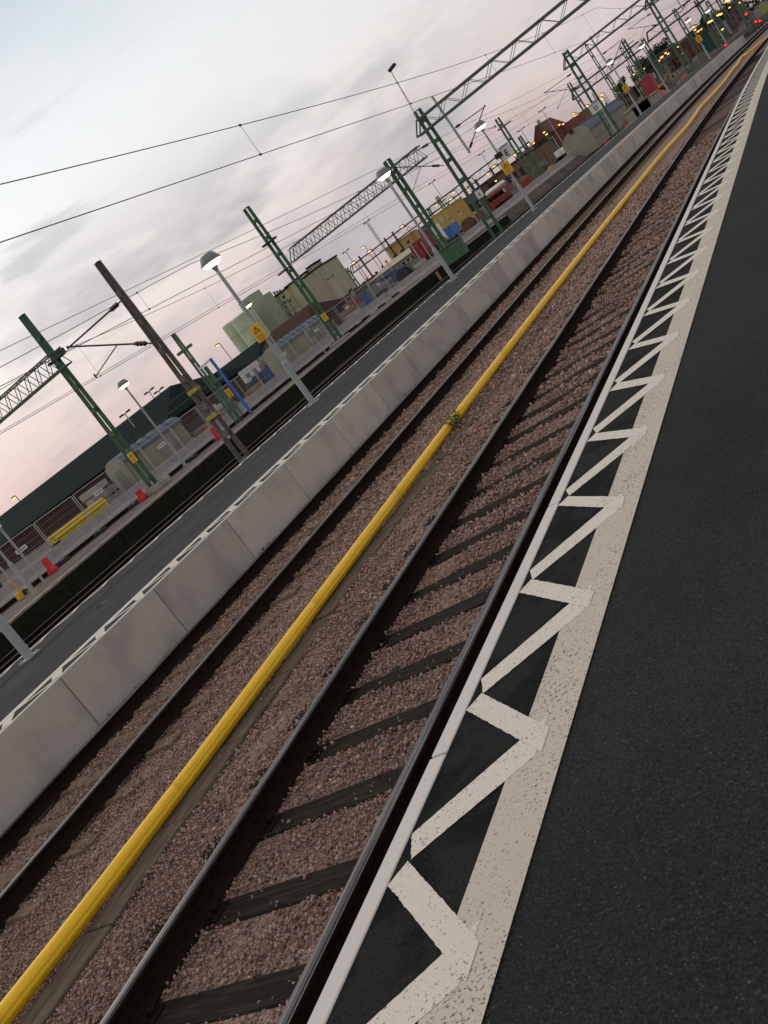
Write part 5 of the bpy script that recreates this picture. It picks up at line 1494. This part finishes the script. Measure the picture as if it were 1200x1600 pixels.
SL = [(22, 779, 62, .9), (340, 540, 120, 1.3), (552, 411, 140, 1.3), (577, 393, 140, 1.3), (567, 387, 150, 1.), (628, 354, 150, 1.3), (635, 356, 155, 1.), (683, 320, 150, 1.2), (704, 311, 148, 1.3), (708, 301, 152, 1.3), (728, 294, 150, 1.1), (733, 282, 148, 1.5), (772, 260, 160, 1.5), (784, 258, 165, 1.2), (762, 272, 155, 1.2), (775, 283, 140, 1.), (796, 242, 170, 1.3), (804, 242, 170, 1.3), (825, 226, 175, 1.3), (834, 224, 180, 1.3), (850, 207, 180, 1.3), (854, 210, 180, 1.3), (874, 195, 190, 1.3), (880, 194, 190, 1.3), (896, 178, 190, 1.2), (898, 181, 192, 1.3), (902, 179, 194, 1.2), (917, 166, 190, 1.3), (920, 166, 194, 1.2), (940, 148, 190, 1.3), (938, 154, 190, 1.3), (941, 155, 195, 1.3), (956, 140, 200, 1.4), (991, 116, 180, 1.3), (1006, 108, 180, 1.2), (1030, 95, 180, 1.2), (1034, 89, 185, 1.8), (1040, 83, 190, 1.3), (1044, 84, 190, 1.3), (1060, 73, 190, 1.2), (1068, 83, 160, .9), (1082, 43, 180, 1.8), (1086, 47, 180, 1.2), (1091, 49, 180, 1.4), (1095, 46, 182, 1.6), (1108, 34, 185, 1.9), (1112, 32, 187, 1.9), (1122, 23, 190, 1.9), (1126, 22, 192, 1.9), (1135, 1, 190, 2.), (1138, 1, 192, 2.), (1157, 3, 170, 1.5), (1129, 46, 170, 1.2), (1140, 12, 190, 1.1)]
for i, (px, py, Y, s) in enumerate(SL):
    o = street_light(px, py, float(Y), i, s)
    if i == 0: o['label'] = 'lit orange lamp over the dark depot roof at the left edge'; o['group'] = 'single lamps'
    if i == 1: o['label'] = 'lit orange lamp on a thin pole above the blue post'; o['group'] = 'single lamps'
for i, (px, py, Y, lab) in enumerate(((66, 646 + 4, 90, 0), (195, 647, 85, 'thin flood mast behind the left green mast'), (233, 612, 95, 'thin flood mast left of the brown mast'), (248, 611, 97, 'thin twin headed flood mast left of the brown mast'), (540, 393, 170, 'thin floodlight mast left of the yard gantry'), (573, 347, 175, 'tall pale lattice flood mast above the yard'), (516, 434, 180, 'slender flood mast by the elevator building'), (675, 285, 190, 'thin grey flood mast above the yellow shed'), (752, 240, 200, 'thin flood mast near the large portal mast'), (847, 172, 200, 'flood mast with crossed heads above the gabled house'), (814, 203, 200, 'thin flood mast left of the brick houses'))):
    if not lab: continue
    p = at_y(px, py, float(Y)); t = thing('flood_mast', lab, 'flood mast', (p.x, Y, .35))
    mb = MB(); mb.tube([(p.x, Y, .3), (p.x, Y, p.z)], .10, 6, r2=.06); mb.build('pole', galv, t)
    mb = MB(); mb.bar((p.x - .5, Y, p.z), (p.x + .6, Y, p.z + .05), .1); mb.box((p.x - .55, Y, p.z + .06), (.45, .3, .2)); mb.box((p.x + .65, Y, p.z + .06), (.45, .3, .2)); mb.build('lamp_head', dark, t)
    if i == 5:
        mb = MB()
        for k_ in range(8): z = .5 + (p.z - 1) * k_ / 8; mb.bar((p.x - .25, Y, z), (p.x + .25, Y, z + (p.z - 1) / 8), .05); mb.bar((p.x + .25, Y, z), (p.x - .25, Y, z + (p.z - 1) / 8), .05)
        for q in (-.25, .25): mb.bar((p.x + q, Y, .4), (p.x + q, Y, p.z), .06)
        mb.build('lattice', galv, t)
for px, py, Y, s, lab in ((1134, 71, 112., .62, 'red dwarf signal at the far platform end'), (1166, 22, 128., .8, 'red signal on the thick green mast'), (1181, 34, 122., .7, 'left red light of the train at the end of the tracks'), (1187, 33, 122.5, .7, 'right red light of the train at the end of the tracks')):
    p = at_y(px, py, Y); t = thing('red_signal', lab, 'signal', (p.x, Y, -.3))
    mb = MB(); mb.tube([(p.x, Y, -.35), (p.x, Y, p.z)], .06, 6); mb.build('post', dark, t)
    mb = MB(); mb.box((p.x, Y + .08, p.z), (.5 * s, .14, .62 * s)); hs = mb.build('housing', black, t, bevel=.03)
    mb = MB(); mb.lathe((0, 0, 0), [(.0, .06), (.13 * s, .04), (.19 * s, 0)], 12)
    mb.v = [(p.x + a_, Y + .005 - c_, p.z + b_) for a_, b_, c_ in mb.v]; mb.build('red_lens', redl, hs)

# ------------------------------------------------------------------ weeds


def weed(c, h, n_, label, seed):
    rr = random.Random(seed); t = thing('weed', label, 'weed', c)
    c = Vector(c); st = MB(); lf = MB()
    for i in range(n_):
        a = rr.uniform(0, 6.28); l = h * rr.uniform(.6, 1.); d = V(math.cos(a) * .5, math.sin(a) * .5, 1).normalized()
        pts = [c + d * l * f + V(0, 0, -.25 * l * f * f * .3) + V(rr.gauss(0, .01), rr.gauss(0, .01), 0) for f in (0, .35, .7, 1.)]
        st.tube(pts, .0035, 4)
        for k_ in range(7):
            p = pts[0].lerp(pts[3], rr.uniform(.25, 1.)); u = V(rr.gauss(0, 1), rr.gauss(0, 1), rr.gauss(0, .5)).normalized() * rr.uniform(.03, .065); v = u.cross(V(rr.gauss(0, 1), rr.gauss(0, 1), 1)).normalized() * .018
            lf.poly([p, p + u * .5 + v, p + u, p + u * .5 - v])
    st.build('stem', mat('weed_stem', (.07, .10, .03), .8), t); lf.build('leaves', mat('weed_leaf', (.10, .16, .025), .7, c2=(.16, .20, .04), scale=20), t)


wp = at_z(716, 668, -.17); weed((wp.x + .05, wp.y - .08, -.17), 0.36, 16, 'small leafy weed growing against the yellow pipe', 4)
for i, (px, py, lab) in enumerate(((296, 786, 'green weed in the dark track bed behind the far platform'), (226, 846, 'tiny green weed at the back edge of the far platform'), (668, 455, 'yellowing weed by the rear track'))):
    p = at_z(px, py, .3); weed((p.x, p.y, -.28), .55, 8, lab, 20 + i)
mb = MB(); p = at_z(158, 946, HP); mb.poly([p + V(-.12, -.1, .006), p + V(.05, -.06, .02), p + V(.13, .1, .008), p + V(0, .05, .012)]); tag(mb.build('paper_scrap', white), 'white scrap of paper lying on the far platform', 'paper')
